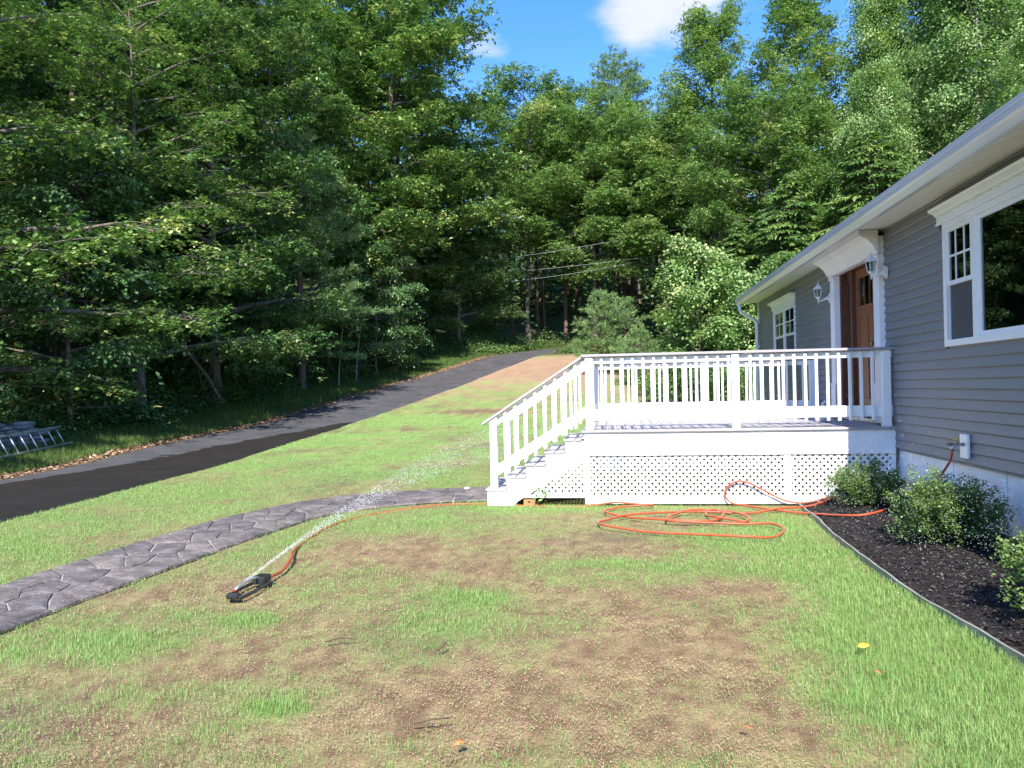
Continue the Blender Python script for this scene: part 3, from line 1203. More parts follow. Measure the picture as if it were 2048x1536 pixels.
def header(parent, y0, y1, z0, z1, dentil=True):
    h = MB()
    k = (z1 - z0) / .36
    prof = [(3.444, z0), (3.415, z0), (3.41, z0 + .03 * k), (3.425, z0 + .035 * k), (3.425, z0 + .20 * k), (3.405, z0 + .215 * k), (3.40, z0 + .25 * k), (3.36, z0 + .29 * k), (3.345, z0 + .30 * k), (3.345, z1 - .02), (3.335, z1), (3.444, z1)]
    h.prism([(x_, y0, z_) for x_, z_ in prof], (0, y1 - y0, 0))
    ho = h.build('header_moulding', 'white_paint', parent)
    if dentil:
        yy_ = y0 + .05
        d = MB()
        k_ = 0
        while yy_ < y1 - .06:
            d.box(3.408, 3.4245, yy_, yy_ + .022, z0 + .172 * k, z0 + .199 * k)
            yy_ += .044
        do = d.build('dentil_strip', 'white_paint', ho)
        do['kind'] = 'stuff'
    return ho


def frame(parent, y0, y1, z0, z1, w=.065):
    f = MB()
    f.box(3.434, 3.52, y0 - w * .15, y0 + w, z0, z1).box(3.434, 3.52, y1 - w, y1 + w * .15, z0, z1)
    f.box(3.4345, 3.519, y0 + w, y1 - w, z0, z0 + w).box(3.4345, 3.519, y0 + w, y1 - w, z1 - w, z1)
    return f.build('frame', 'white_vinyl', parent)


def room(parent, y0, y1, z0, z1, depth=2.6):
    r_ = MB()
    x0, x1 = 3.605, 3.6 + depth
    r_.add([(x0, y0, z0), (x1, y0, z0), (x1, y1, z0), (x0, y1, z0), (x0, y0, z1), (x1, y0, z1), (x1, y1, z1), (x0, y1, z1)],
           [(0, 1, 2, 3), (4, 7, 6, 5), (0, 4, 5, 1), (3, 2, 6, 7), (1, 5, 6, 2)])
    return r_.build('interior_lining', 'room', parent)


def near_window():
    y0, y1, z0, z1 = NEARW
    w = frame(house, y0, y1, z0, z1)
    w.name = 'window'
    w['label'] = 'wide front window with picture pane flanked by double hung sashes'
    box('mullion', 3.438, 3.515, 7.865, 7.965, z0 + .06, z1 - .06, 'white_vinyl', w)
    box('mullion', 3.438, 3.515, 6.03, 6.13, z0 + .06, z1 - .06, 'white_vinyl', w)
    a, b = z0 + .06, z1 - .06
    mid = (a + b) / 2
    for p, q in ((7.965, y1 - .06), (y0 + .06, 6.03)):
        sash(w, p, q, mid - .015, b, 3.448, .045, muntin=(3, 2))
        sash(w, p, q, a, mid + .018, 3.480, .045, screen=True)
    sash(w, 6.13, 7.865, a, b, 3.455, .05)
    header(w, y0 - .12, y1 + .12, z1 + .002, 3.345)
    room(w, y0 - .3, y1 + .3, z0 - .8, z1 + .3)
    for yy_, ww in ((7.60, .22), (6.2, .22)):
        c_ = MB()
        pts = [(3.68 + .02 * math.sin(k * 1.7), yy_ + ww * k / 10) for k in range(11)]
        c_.add([(x_, v_, z0 - .1) for x_, v_ in pts] + [(x_, v_, z1) for x_, v_ in pts], [(k, k + 1, 12 + k, 11 + k) for k in range(10)])
        c_.build('curtain', 'curtain', w)


near_window()


def far_window():
    y0, y1, z0, z1 = FARW
    w = frame(house, y0, y1, z0, z1, .05)
    w.name = 'window'
    w['label'] = 'small twin sash window beyond the front door'
    ym = (y0 + y1) / 2
    box('mullion', 3.44, 3.515, ym - .05, ym + .05, z0 + .05, z1 - .05, 'white_vinyl', w)
    a, b = z0 + .05, z1 - .05
    mid = (a + b) / 2
    for p, q in ((y0 + .05, ym - .05), (ym + .05, y1 - .05)):
        sash(w, p, q, mid - .015, b, 3.448, .045, muntin=(2, 2))
        sash(w, p, q, a, mid + .018, 3.480, .045, screen=True)
    header(w, y0 - .10, y1 + .10, z1 + .002, 3.265, False)
    room(w, y0 - .3, y1 + .3, z0 - .8, z1 + .3)


far_window()


# ---- entrance: pilasters, header, recessed wooden door between sidelights
def entrance():
    y0, y1, z0, z1 = DOOR
    ent = box('door_surround', 3.38, 3.60, y0 - .22, y1 + .215, SIDE_TOP - .30, SIDE_TOP - .075, 'white_paint', house, .003)
    for a, b in ((10.44, 10.655), (12.475, 12.685)):
        pl = box('pilaster', 3.385, 3.60, a, b, z0, SIDE_TOP - .305, 'white_paint', ent, .004)
        box('plinth', 3.372, 3.384, a - .012, b + .012, z0, 1.52, 'white_paint', pl, .003)
        box('capital', 3.365, 3.384, a - .015, b + .015, SIDE_TOP - .36, SIDE_TOP - .31, 'white_paint', pl, .003)
        box('neck_band', 3.375, 3.3845, a - .006, b + .006, 2.92, 2.945, 'white_paint', pl, .002)
    prof = [(3.40, SIDE_TOP - .30), (3.365, SIDE_TOP - .27), (3.335, SIDE_TOP - .20), (3.26, SIDE_TOP - .12), (3.17, SIDE_TOP - .07), (3.16, SIDE_TOP - .005), (3.40, SIDE_TOP - .005)]
    MB().prism([(x_ - .02, 10.40, z_) for x_, z_ in prof], (0, 12.73 - 10.40, 0)).build('crown_moulding', 'white_paint', ent)
    # wooden frame
    fr = MB()
    fr.box(3.47, 3.66, y0, y0 + .06, z0, z1).box(3.47, 3.66, y1 - .06, y1, z0, z1).box(3.471, 3.659, y0 + .06, y1 - .06, z1 - .07, z1 - .001)
    fr.box(3.50, 3.66, 10.99, 11.06, z0, z1 - .071).box(3.50, 3.66, 11.98, 12.06, z0, z1 - .071)
    fo = fr.build('door_frame', 'door_frame_wood', ent, .003)
    box('threshold', 3.42, 3.66, y0 + .06, y1 - .06, z0 - .02, z0 + .035, 'steel', ent, .003)
    for a, b in ((y0 + .062, 10.988), (12.062, y1 - .062)):
        sl = MB().box(3.56, 3.60, a, a + .05, z0 + .04, z1 - .072).box(3.56, 3.60, b - .05, b, z0 + .04, z1 - .072).box(3.561, 3.599, a + .05, b - .05, z0 + .04, 1.75).box(3.561, 3.599, a + .05, b - .05, z1 - .19, z1 - .073)
        so = sl.build('sidelight', 'door_frame_wood', ent)
        box('pane', 3.578, 3.582, a + .045, b - .045, 1.745, z1 - .185, 'glass', so, 0)
    a, b = 11.063, 11.977
    dl = MB()
    st = .11
    dl.box(3.56, 3.605, a, a + st, z0 + .04, z1 - .074).box(3.56, 3.605, b - st, b, z0 + .04, z1 - .074)
    dl.box(3.5605, 3.6045, a + st, b - st, z0 + .04, z0 + .30).box(3.5605, 3.6045, a + st, b - st, z1 - .20, z1 - .075)
    dl.box(3.5605, 3.6045, a + st, b - st, 2.48, 2.64)
    ym = (a + b) / 2
    dl.box(3.5605, 3.6045, ym - .05, ym + .05, z0 + .30, 2.48)
    dl.box(3.545, 3.5595, a + .04, b - .04, 2.595, 2.635)
    do = dl.build('door', 'door_wood', ent, .004)
    do['label'] = 'reddish brown wooden entrance door with three small panes'
    box('door_panel', 3.575, 3.59, a + st, ym - .05, z0 + .30, 2.48, 'door_wood', do, 0)
    box('door_panel', 3.575, 3.59, ym + .05, b - st, z0 + .30, 2.48, 'door_wood', do, 0)
    for i in range(3):
        p = a + st + (b - a - 2 * st) * i / 3
        q = a + st + (b - a - 2 * st) * (i + 1) / 3
        box('pane', 3.58, 3.584, p + .008, q - .008, 2.64, z1 - .20, 'glass', do, 0)
        if i:
            box('muntin', 3.57, 3.595, p - .008, p + .008, 2.64, z1 - .20, 'door_wood', do, 0)
    hm = MB().tube([(3.56, a + .055, 2.06), (3.51, a + .055, 2.06)], .011, 8).lathe((3.50, a + .055, 2.06), [(0.004, -.03), (.026, -.018), (.03, 0), (.026, .018), (.004, .03)], 10)
    hm.build('door_knob', 'brass', do, smooth=True)
    room(ent, y0 - .1, y1 + .1, z0, z1 + .1, 1.8)


entrance()


# ---- wall lanterns
def lantern(y, zb, label):
    x = 3.44
    k0 = .77
    root = empty('wall_lantern', (x, y, zb), label, 'wall lantern', 'white wall lanterns beside the front door')
    bx_ = 3.20   # lantern axis
    MB().prism([(3.446, y + .065 * math.cos(a) * (1 if abs(math.cos(a)) < .9 else .9), zb + .11 * math.sin(a)) for a in [PI / 8 + k * PI / 4 for k in range(8)]], (-.022, 0, 0)).prism(
        [(3.4238, y + .05 * math.cos(a), zb + .088 * math.sin(a)) for a in [PI / 8 + k * PI / 4 for k in range(8)]], (-.02, 0, 0)).build('back_plate', 'lantern_white', root)
    MB().tube([(3.42, y, zb), (3.38, y, zb - .005), (3.33, y, zb - .03), (3.27, y, zb - .055), (3.22, y, zb - .06), (bx_, y, zb - .06)], [.055, .036, .022, .015, .013, .013], 10).build('arm', 'lantern_white', root, smooth=True)
    c0 = (bx_, y, zb - .06)
    MB().lathe(c0, [(.006, -.05), (.012, -.035), (.008, -.02), (.016, 0), (.014, .03), (.045, .06), (.058, .075), (.060, .085)], 6).build('cup', 'lantern_white', root)
    cage = MB()
    for k in range(6):
        a = k * PI / 3
        cage.tube([(bx_ + .056 * math.cos(a), y + .056 * math.sin(a), zb + .022), (bx_ + .085 * math.cos(a), y + .085 * math.sin(a), zb + .185)], .006, 5)
    co_ = cage.build('cage', 'lantern_white', root)
    gl_ = MB()
    for k in range(6):
        a, b = k * PI / 3, (k + 1) * PI / 3
        gl_.add([(bx_ + .053 * math.cos(a), y + .053 * math.sin(a), zb + .024), (bx_ + .053 * math.cos(b), y + .053 * math.sin(b), zb + .024),
                 (bx_ + .082 * math.cos(b), y + .082 * math.sin(b), zb + .184), (bx_ + .082 * math.cos(a), y + .082 * math.sin(a), zb + .184)], [(0, 1, 2, 3)])
    gl_.build('glass_panes', 'glass', co_)
    MB().tube([(bx_, y, zb + .02), (bx_, y, zb + .14)], [.014, .02], 8).build('bulb', 'stone_white', root, smooth=True)
    MB().lathe(c0, [(.10, .242), (.102, .252), (.085, .262), (.075, .285), (.045, .315), (.036, .33), (.018, .34), (.014, .355), (.02, .365), (.008, .375), (.006, .41), (.002, .42)], 6).build('lantern_roof', 'lantern_white', root)
    for ch in root.children:      # fit to size about the wall plate
        ch.scale = (k0, k0, k0)
        ch.location = [-c * k0 for c in root.location]
    root.location.x = 3.446 - (3.446 - x) * k0


lantern(12.88, 2.89, 'white coach lantern on the wall left of the front door')
lantern(10.31, 2.92, 'white coach lantern on the wall right of the front door')

# ---- hose bib on its block
bib = empty('outdoor_faucet', (3.40, 8.18, .9), 'brass garden faucet on a white mounting block low on the grey siding', 'faucet')
box('mounting_block', 3.415, 3.4455, 8.09, 8.26, .76, 1.0, 'white_vinyl', bib, .006)
MB().tube([(3.415, 8.17, .90), (3.36, 8.17, .90), (3.33, 8.17, .895), (3.31, 8.165, .87), (3.305, 8.16, .845)], [.02, .016, .017, .017, .019], 10).build('spout', 'steel', bib, smooth=True)
MB().tube([(3.36, 8.17, .90), (3.345, 8.17, .955)], .008, 6).lathe((3.342, 8.17, .955), [(.01, -.006), (.034, -.004), (.034, .006), (.01, .008)], 8).build('valve_handle', 'brass', bib)
MB().tube([(3.335, 8.17, .895), (3.28, 8.17, .905), (3.262, 8.175, .90)], [.013, .012, .016], 8).build('vacuum_breaker', 'brass', bib)


# ================================================================== DECK
deck = empty('deck', (1.5, 12.0, 0), 'white railed porch deck with grey boards, lattice skirt and side steps', 'deck')
# floor boards run away from the front edge
x = DECK_X0 + .005
while x < DECK_X1 - .02:
    x1 = min(x + .137, DECK_X1)
    box('deck_board', x, x1 - .006, DECK_Y0 + .002, DECK_Y1 - .02, DECK_Z - .026, DECK_Z, 'decking', deck, .003)
    x += .137
box('edge_board', DECK_X0 - .03, DECK_X1, DECK_Y0 - .03, DECK_Y0 - .002, DECK_Z - .030, DECK_Z - .001, 'cap_gray', deck, .004)
box('edge_board', DECK_X0 - .03, DECK_X0 + .003, DECK_Y0 - .0015, DECK_Y1, DECK_Z - .030, DECK_Z - .001, 'cap_gray', deck, .004)
box('skirt_board', DECK_X0, DECK_X1, 10.155, 10.18, .637, DECK_Z - .032, 'white_paint', deck, .003)
box('skirt_board', DECK_X0, DECK_X0 + .025, 10.181, DECK_Y1 - .02, .637, DECK_Z - .032, 'white_paint', deck, .003)
box('skirt_board', DECK_X0 + .026, DECK_X1, DECK_Y1 - .045, DECK_Y1 - .02, .05, DECK_Z - .032, 'white_paint', deck, .003)
box('rim_joist', DECK_X0 + .03, DECK_X1, 10.21, 10.25, .68, DECK_Z - .03, 'underdeck_wood', deck, 0)
for px in (.33, 1.5, 2.2, 3.2, -.30):
    box('support_post', px - .045, px + .045, 10.26, 10.35, -.1, .70, 'underdeck_wood', deck, 0)
for px in (.3, 1.5, 2.7):
    box('support_post', px - .045, px + .045, 12.9, 12.99, -.1, .94, 'underdeck_wood', deck, 0)


# ---- lattice
def slat_set(parent, clip, y0, sgn, pitch=.0885, w=.032, th=.005):
    xs = [p[0] for p in clip]
    zs = [p[1] for p in clip]
    zmin, zmax = min(zs), max(zs)
    h = zmax - zmin
    c = min(xs) - h - .1
    hw = w / math.sqrt(2)
    while c < max(xs) + h + .1:
        a, b = (c, c + sgn * h)
        poly = [(a - hw, zmin), (a + hw, zmin), (b + hw, zmax), (b - hw, zmax)]
        cn = len(clip)
        ok = poly
        for i in range(cn):
            p, q = clip[i], clip[(i + 1) % cn]
            ex, ez = q[0] - p[0], q[1] - p[1]
            l = math.hypot(ex, ez)
            ok = clip_half(ok, p, (ez / l, -ex / l))
            if len(ok) < 3:
                break
        if len(ok) >= 3 and abs(parea(ok)) > 2e-4:
            MB().prism([(px, y0, pz) for px, pz in ok], (0, th, 0)).build('slat', 'white_paint', parent)
        c += pitch


lat = MB()
lat.box(DECK_X0, DECK_X0 + .075, 10.172, 10.205, .0, .636)
lat.box(2.115, 2.20, 10.1735, 10.205, .10, .636)
lat.box(DECK_X0 + .0755, DECK_X1, 10.173, 10.205, .005, .098)
lat.box(DECK_X1 - .06, DECK_X1, 10.1725, 10.205, .0985, .636)
lp = lat.build('lattice_panel', 'white_paint', deck, .003)
for a, b in ((DECK_X0 + .07, 2.12), (2.195, DECK_X1 - .055)):
    cl = [(a, .09), (b, .09), (b, .645), (a, .645)]
    slat_set(lp, cl, 10.184, 1)
    slat_set(lp, cl, 10.1895, -1)

# ---- railing helpers
CAPB, CAPT = 1.935, 1.969


def rail_run(x0, x1, yb, skip=()):
    """railing along X; balusters on the camera side of the rails"""
    r_ = box('top_rail', x0, x1, yb + .036, yb + .074, 1.846, 1.928, 'white_paint', deck, .003)
    box('bottom_rail', x0, x1, yb + .036, yb + .074, 1.10, 1.24, 'white_paint', deck, .003)
    box('cap_rail', x0 - .05, x1 + .02, yb - .035, yb + .115, CAPB, CAPT, 'cap_gray', deck, .005)


BAL = MB().box(-.0175, .0175, 0, .035, 0, .868).mesh('baluster', .003, mat='white_paint')


def baluster(x, y, z, me=BAL, rot=0.0):
    o = bpy.data.objects.new('baluster', me)
    COL.objects.link(o)
    o.parent = deck
    o.location = Vector((x, y, z)) - deck.location
    o.rotation_euler.z = rot
    return o


YF = 10.172
rail_run(-.39, DECK_X1 - .005, YF)
for a, b in ((-.388, -.288), (1.485, 1.58), (3.318, 3.42)):
    box('post', a, b, YF - .012, YF + .09, DECK_Z - .001, CAPB - .002, 'white_paint', deck, .005)
x = -.288 + .115
while x < 3.30:
    if not (1.45 < x < 1.615):
        baluster(x, YF, 1.055)
    x += .1352
YBK = 13.80
rail_run(-.39, DECK_X1 - .005, YBK)
for a, b in ((-.388, -.288), (1.485, 1.58), (3.318, 3.42)):
    box('post', a, b, YBK - .012, YBK + .09, DECK_Z - .001, CAPB - .002, 'white_paint', deck, .005)
x = -.288 + .12
while x < 3.30:
    if not (1.45 < x < 1.615):
        baluster(x, YBK, 1.055)
    x += .1352
# left side run between the steps and the back corner
STY0, STY1 = 10.172, 11.50
xs_ = -.36
box('post', xs_ - .05, xs_ + .05, STY1 - .02, STY1 + .08, DECK_Z - .001, CAPB - .002, 'white_paint', deck, .005)
box('top_rail', xs_ - .019, xs_ + .019, STY1 + .081, YBK - .013, 1.846, 1.928, 'white_paint', deck, .003)
box('bottom_rail', xs_ - .019, xs_ + .019, STY1 + .081, YBK - .013, 1.10, 1.24, 'white_paint', deck, .003)
box('cap_rail', xs_ - .075, xs_ + .07, STY1 - .03, YBK - .036, CAPB, CAPT, 'cap_gray', deck, .005)
y = STY1 + .18
while y < YBK - .06:
    baluster(xs_ - .02, y, 1.055, BAL, PI / 2)
    y += .1352

# ---- steps
TREAD = [.208, .371, .534, .697, .860]
TX0, RUN = -1.745, .2642
for k, tz in enumerate(TREAD):
    a = TX0 + RUN * k
    box('tread', a, a + .142, STY0 - .02, STY1 + .02, tz - .028, tz, 'decking', deck, .004)
    box('tread', a + .148, a + RUN + .012 if k < 4 else DECK_X0 - .031, STY0 - .02, STY1 + .02, tz - .028, tz, 'decking', deck, .004)
    zb = 0.0 if k == 0 else TREAD[k - 1] + .001
    box('riser', a + .022, a + .040, STY0 + .025, STY1 - .025, zb, tz - .029, 'white_paint', deck, .002)
box('riser', DECK_X0 - .022, DECK_X0 - .004, STY0 + .025, STY1 - .025, .862, DECK_Z - .032, 'white_paint', deck, .002)
for yy in (STY0, STY1 - .024):
    pr = [(TX0 + .024, -.02)]
    for k, tz in enumerate(TREAD):
        pr.append((TX0 + .024 + RUN * k, tz - .029))
        pr.append((TX0 + .024 + RUN * (k + 1) if k < 4 else DECK_X0 - .001, tz - .029))
    pr += [(DECK_X0 - .001, .585), (-1.155, .135), (-1.31, .045), (-1.37, -.02)]
    bmv = MB()
    n = len(pr)
    # concave outline: cut into vertical bands so every face stays convex
    cuts = sorted(set([p[0] for p in pr]))

    def low(xv):
        lo = [(TX0 + .024, -.02), (-1.37, -.02), (-1.31, .045), (-1.155, .135), (DECK_X0 - .001, .585)]
        return float(np.interp(xv, [p[0] for p in lo], [p[1] for p in lo]))
    for a, b in zip(cuts, cuts[1:]):
        k = min(int((((a + b) / 2) - TX0 - .024) / RUN), 4)
        top = TREAD[k] - .029
        bmv.prism([(a, yy, low(a)), (b, yy, low(b)), (b, yy, top), (a, yy, top)], (0, .024, 0))
    bmv.build('stringer', 'white_paint', deck)
    # lattice wedge under the stringer
    if yy == STY0:
        st = MB().box(-1.30, DECK_X0 - .002, yy + .001, yy + .022, .085, .134).build('lattice_panel', 'white_paint', deck, .002)
        cl = [(-1.13, .13), (DECK_X0 - .002, .13), (DECK_X0 - .002, .592)]
        slat_set(st, cl, yy + .010, 1)
        slat_set(st, cl, yy + .0155, -1)
box('support_block', -1.24, -1.08, STY0 + .03, STY0 + .12, -.02, .075, 'underdeck_wood', deck, 0)

SL = .640    # rise per run of the stair rail


def stair_rail(yb):
    x0, x1 = -1.775, -.40
    zc = lambda xv: 1.935 + (xv + .40) * SL
    def slab(name, xa, xb, ya, yb_, lo, hi, mat):
        MB().prism([(xa, ya, zc(xa) + lo), (xb, ya, zc(xb) + lo), (xb, ya, zc(xb) + hi), (xa, ya, zc(xa) + hi)], (0, yb_ - ya, 0)).build(name, mat, deck, .004)
    slab('cap_rail', x0, -.44, yb - .035, yb + .115, .0, .038, 'cap_gray')
    slab('top_rail', -1.60, -.39, yb + .036, yb + .074, -.125, -.026, 'white_paint')
    slab('bottom_rail', -1.60, -.39, yb + .036, yb + .074, -.80, -.655, 'white_paint')
    MB().prism([(-1.672, yb - .012, .209), (-1.577, yb - .012, .209), (-1.577, yb - .012, zc(-1.577) - .002), (-1.672, yb - .012, zc(-1.672) - .002)], (0, .10, 0)).build('newel_post', 'white_paint', deck, .004)
    xb_ = -1.577 + .11
    while xb_ < -.43:
        zt = zc(xb_) - .012
        MB().prism([(xb_ - .0175, yb, zt - .86), (xb_ + .0175, yb, zt - .86 + .035 * SL), (xb_ + .0175, yb, zt + .0175 * SL - .004), (xb_ - .0175, yb, zt - .0175 * SL - .004)], (0, .035, 0)).build('baluster', 'white_paint', deck, .002)
        xb_ += .1352


stair_rail(STY0)
stair_rail(STY1 - .02)

# ---- small pale ornament by the door
orn = empty('door_ornament', (2.95, 11.6, DECK_Z), 'small pale grey rounded ornament standing on the deck by the brown door', 'ornament')
MB().lathe((2.95, 11.6, DECK_Z), [(.085, 0), (.10, .012), (.105, .06), (.09, .13), (.06, .19), (.03, .225), (.004, .235)], 12).build('body', 'ornament', orn, smooth=True)
MB().tube([(2.955, 11.6, DECK_Z + .22), (2.965, 11.59, DECK_Z + .27), (2.99, 11.58, DECK_Z + .295), (3.015, 11.58, DECK_Z + .285)], [.022, .016, .018, .006], 8).build('neck', 'lantern_white', orn, smooth=True)


# ================================================================== SMALL THINGS
def catmull(pts, sub=8):
    p = [np.array(q, float) for q in pts]
    p = [2 * p[0] - p[1]] + p + [2 * p[-1] - p[-2]]
    out = []
    for i in range(1, len(p) - 2):
        for k in range(sub):
            t_ = k / sub
            a, b, c_, d = p[i - 1], p[i], p[i + 1], p[i + 2]
            out.append(.5 * ((2 * b) + (-a + c_) * t_ + (2 * a - 5 * b + 4 * c_ - d) * t_ ** 2 + (-a + 3 * b - 3 * c_ + d) * t_ ** 3))
    out.append(p[-2])
    return out


HR = .0125
h_ = []
h_ += [(3.303, 8.155, .84), (3.29, 8.20, .72), (3.24, 8.42, .50), (3.22, 8.9, .25), (3.30, 9.3, .16)]
for p in [(3.25, 9.30), (2.98, 8.98), (2.67, 8.74), (2.47, 8.86)]:
    h_.append((*p, float(mulch_z(np.array(p[0]), np.array(p[1]))) + .018))
for p in [(2.22, 9.34), (1.98, 9.5), (1.73, 9.77), (1.57, 9.98)]:
    h_.append((*p, .02))
# loop leaning on the lattice
h_ += [(1.44, 10.09, .03), (1.36, 10.12, .13), (1.40, 10.135, .235), (1.52, 10.135, .30), (1.67, 10.135, .275), (1.87, 10.13, .17), (2.12, 10.12, .05)]
gnd = [(2.37, 10.1), (2.6, 10.10), (2.74, 10.06), (2.62, 9.97), (2.32, 9.8), (1.93, 9.6), (1.55, 9.4), (0.97, 9.42), (0.2, 9.17), (-0.15, 8.87), (-0.22, 8.66), (-0.09, 8.37), (0.33, 8.17), (0.82, 7.99), (1.22, 7.84), (1.52, 7.93), (1.7, 8.26), (1.64, 8.55), (1.37, 8.67), (0.84, 8.7), (0.6, 8.71), (0.54, 8.91), (0.63, 9.17), (0.86, 9.46), (1.11, 9.59), (1.37, 9.37), (1.46, 8.98), (1.4, 8.82), (1.24, 8.9), (1.09, 9.0), (1.03, 9.23), (1.06, 9.43), (1.15, 9.5), (1.23, 9.3), (1.01, 8.78), (0.52, 8.80), (0.14, 9.08), (-0.09, 9.28), (-0.16, 9.47), (-0.10, 9.68), (0.10, 9.82), (0.40, 9.86), (0.42, 9.98), (0.2, 10.05), (-0.05, 10.07), (-0.46, 10.10), (-1.03, 10.12), (-1.77, 10.30), (-2.27, 10.28), (-2.59, 10.05), (-2.93, 9.65), (-3.2, 9.2), (-3.32, 8.7), (-3.30, 8.09), (-3.24, 7.59), (-3.08, 7.01), (-2.97, 6.73), (-2.88, 6.34), (-2.862, 6.05)]
for i, p in enumerate(gnd):
    zz = .016 + .012 * (i % 3)
    if p[0] < -.4 and p[1] > 7.4:
        zz = -.017        # pressed into the grass along the walk
    if p[0] > bed_x(p[1]):
        zz = float(mulch_z(np.array(p[0]), np.array(p[1]))) + .02
    h_.append((p[0], p[1], zz + gzf(*p)))
hp = catmull(h_, 7)
ho = MB().tube(hp, HR, 8).build('garden_hose', 'hose_orange', None, smooth=True)
tagit(ho, 'orange garden hose looping from the wall faucet over the lawn to the sprinkler', 'hose')

# ---- oscillating sprinkler
sp = empty('lawn_sprinkler', (-2.87, 5.7, 0), 'black oscillating lawn sprinkler lying on the thin grass beside the walkway', 'sprinkler')
SX = -2.87
for sx in (-.065, .065):
    MB().tube([(SX + sx * .6, 5.44, .022), (SX + sx, 5.50, .018), (SX + sx * 1.15, 5.70, .018), (SX + sx, 5.90, .018), (SX + sx * .6, 5.97, .022)], [.012, .014, .013, .014, .012], 8).build('sled_rail', 'sprinkler_black', sp, smooth=True)
MB().box(SX - .055, SX + .055, 5.84, 5.99, .015, .075).build('motor_housing', 'sprinkler_black', sp, .012)
MB().box(SX - .05, SX + .05, 5.42, 5.48, .012, .055).build('end_bracket', 'sprinkler_black', sp, .012)
MB().tube([(SX, 5.462, .066), (SX, 5.505, .068)], .011, 10).build('end_knob', 'sprinkler_red', sp, smooth=True)
MB().tube([(SX, 5.48, .07), (SX, 5.56, .085), (SX, 5.67, .093), (SX, 5.78, .085), (SX, 5.86, .07)], .011, 10).build('spray_tube', 'aluminium', sp, smooth=True)
MB().tube([(SX, 5.985, .045), (SX, 6.06, .035)], .018, 8).build('hose_coupling', 'brass', sp, smooth=True)

# ---- water thrown by it: jets arching over the lawn and breaking into drops by the house
jr = np.random.default_rng(21)
Ps, Rs, Ds = [], [], []
for j in range(6):
    yj = 5.60 + .035 * j
    n = 1500
    el = R(35.5 + .7 * j)
    v0 = 7.85 + .10 * j
    fan = (j - 2.5) * .022
    T_ = 2 * v0 * math.sin(el) / 9.81 * 1.02
    t_ = np.r_[jr.random(int(n * .62)) ** .95 * T_ * .45, T_ * (.45 + .55 * jr.random(int(n * .38)))]
    drag = 1 - .10 * t_
    xx = SX + v0 * math.cos(el) * t_ * drag
    zz = .10 + v0 * math.sin(el) * t_ - 4.905 * t_ ** 2
    yy = yj + fan * v0 * math.cos(el) * t_
    u_ = t_ / T_
    sg = .004 + .045 * u_ + .34 * np.clip(u_ - .42, 0, 1) ** 1.3
    xx = xx + jr.normal(0, 1, len(t_)) * sg * 1.3
    yy = yy + jr.normal(0, 1, len(t_)) * sg * 1.8
    zz = zz + jr.normal(0, 1, len(t_)) * sg * .9
    r_ = .0006 + .0008 * jr.random(len(t_)) ** 2 + .0007 * u_
    vel = np.stack([np.full(len(t_), v0 * math.cos(el)), np.zeros(len(t_)), v0 * math.sin(el) - 9.81 * t_], 1)
    vel /= np.linalg.norm(vel, axis=1)[:, None]
    stretch = np.where(u_ < .35, 6.0 - 12 * u_, 1.6)      # threads of water near the nozzle, drops further on
    ok = (zz > .04) & (xx < 3.42)
    Ps.append(np.stack([xx, yy, zz], 1)[ok])
    Rs.append(r_[ok])
    Ds.append((vel * (r_ * np.maximum(stretch, 1.4))[:, None])[ok])
n = 1100
dx = 3.36 - np.abs(jr.normal(0, .70, n))
dy = jr.uniform(4.8, 8.8, n)
dz = jr.random(n) ** 1.5 * 1.35 + .1
Ps.append(np.stack([dx, dy, dz], 1))
rd = .0010 + .0019 * jr.random(n) ** 2
Rs.append(rd)
Ds.append(np.tile([[.45, 0, -.9]], (n, 1)) * (rd * 1.5)[:, None])
P = np.concatenate(Ps)
Rr_ = np.concatenate(Rs)
DD = np.concatenate(Ds)
O = np.array([(1, 0, 0), (-1, 0, 0), (0, 1, 0), (0, -1, 0), (0, 0, 1), (0, 0, -1.)])
OT = np.array([(0, 2, 4), (2, 1, 4), (1, 3, 4), (3, 0, 4), (2, 0, 5), (1, 2, 5), (3, 1, 5), (0, 3, 5)])
O3 = O.copy()
O3[0] = O3[1] = 0
side_ = np.cross(DD, np.array([0, 1.0, 0]))
side_ /= np.linalg.norm(side_, axis=1)[:, None] + 1e-9
V = np.stack([P + DD, P - DD, P + np.array([0, 1, 0]) * Rr_[:, None], P - np.array([0, 1, 0]) * Rr_[:, None], P + side_ * Rr_[:, None], P - side_ * Rr_[:, None]], 1).reshape(-1, 3)
F = (OT[None] + (np.arange(len(P)) * 6)[:, None, None]).reshape(-1, 3)
wo = link('water_spray', np_mesh('water_spray', V, F, 'water', smooth=True))
tagit(wo, 'white water drops arching from the sprinkler across the lawn to the house wall', 'water spray', kind='stuff')

# ---- metal edging along the bed
ed = MB()
ys = np.linspace(-2, 10.14, 90)
for y_a, y_b in zip(ys, ys[1:]):
    xa, xb = float(bed_x(y_a)), float(bed_x(y_b))
    wob = lambda v: .006 * math.sin(v * 5.1) + .004 * math.sin(v * 13)
    xa += wob(y_a)
    xb += wob(y_b)
    za = .036 + .008 * math.sin(y_a * 3)
    zb = .036 + .008 * math.sin(y_b * 3)
    ed.add([(xa - .009, y_a, -.05), (xb - .009, y_b, -.05), (xb - .009, y_b, zb), (xa - .009, y_a, za), (xa + .009, y_a, -.05), (xb + .009, y_b, -.05), (xb + .009, y_b, zb), (xa + .009, y_a, za)],
           [(0, 1, 2, 3), (5, 4, 7, 6), (3, 2, 6, 7)])
tagit(ed.build('bed_edging', 'edging'), 'thin weathered edging strip between lawn and mulch bed', 'garden edging')

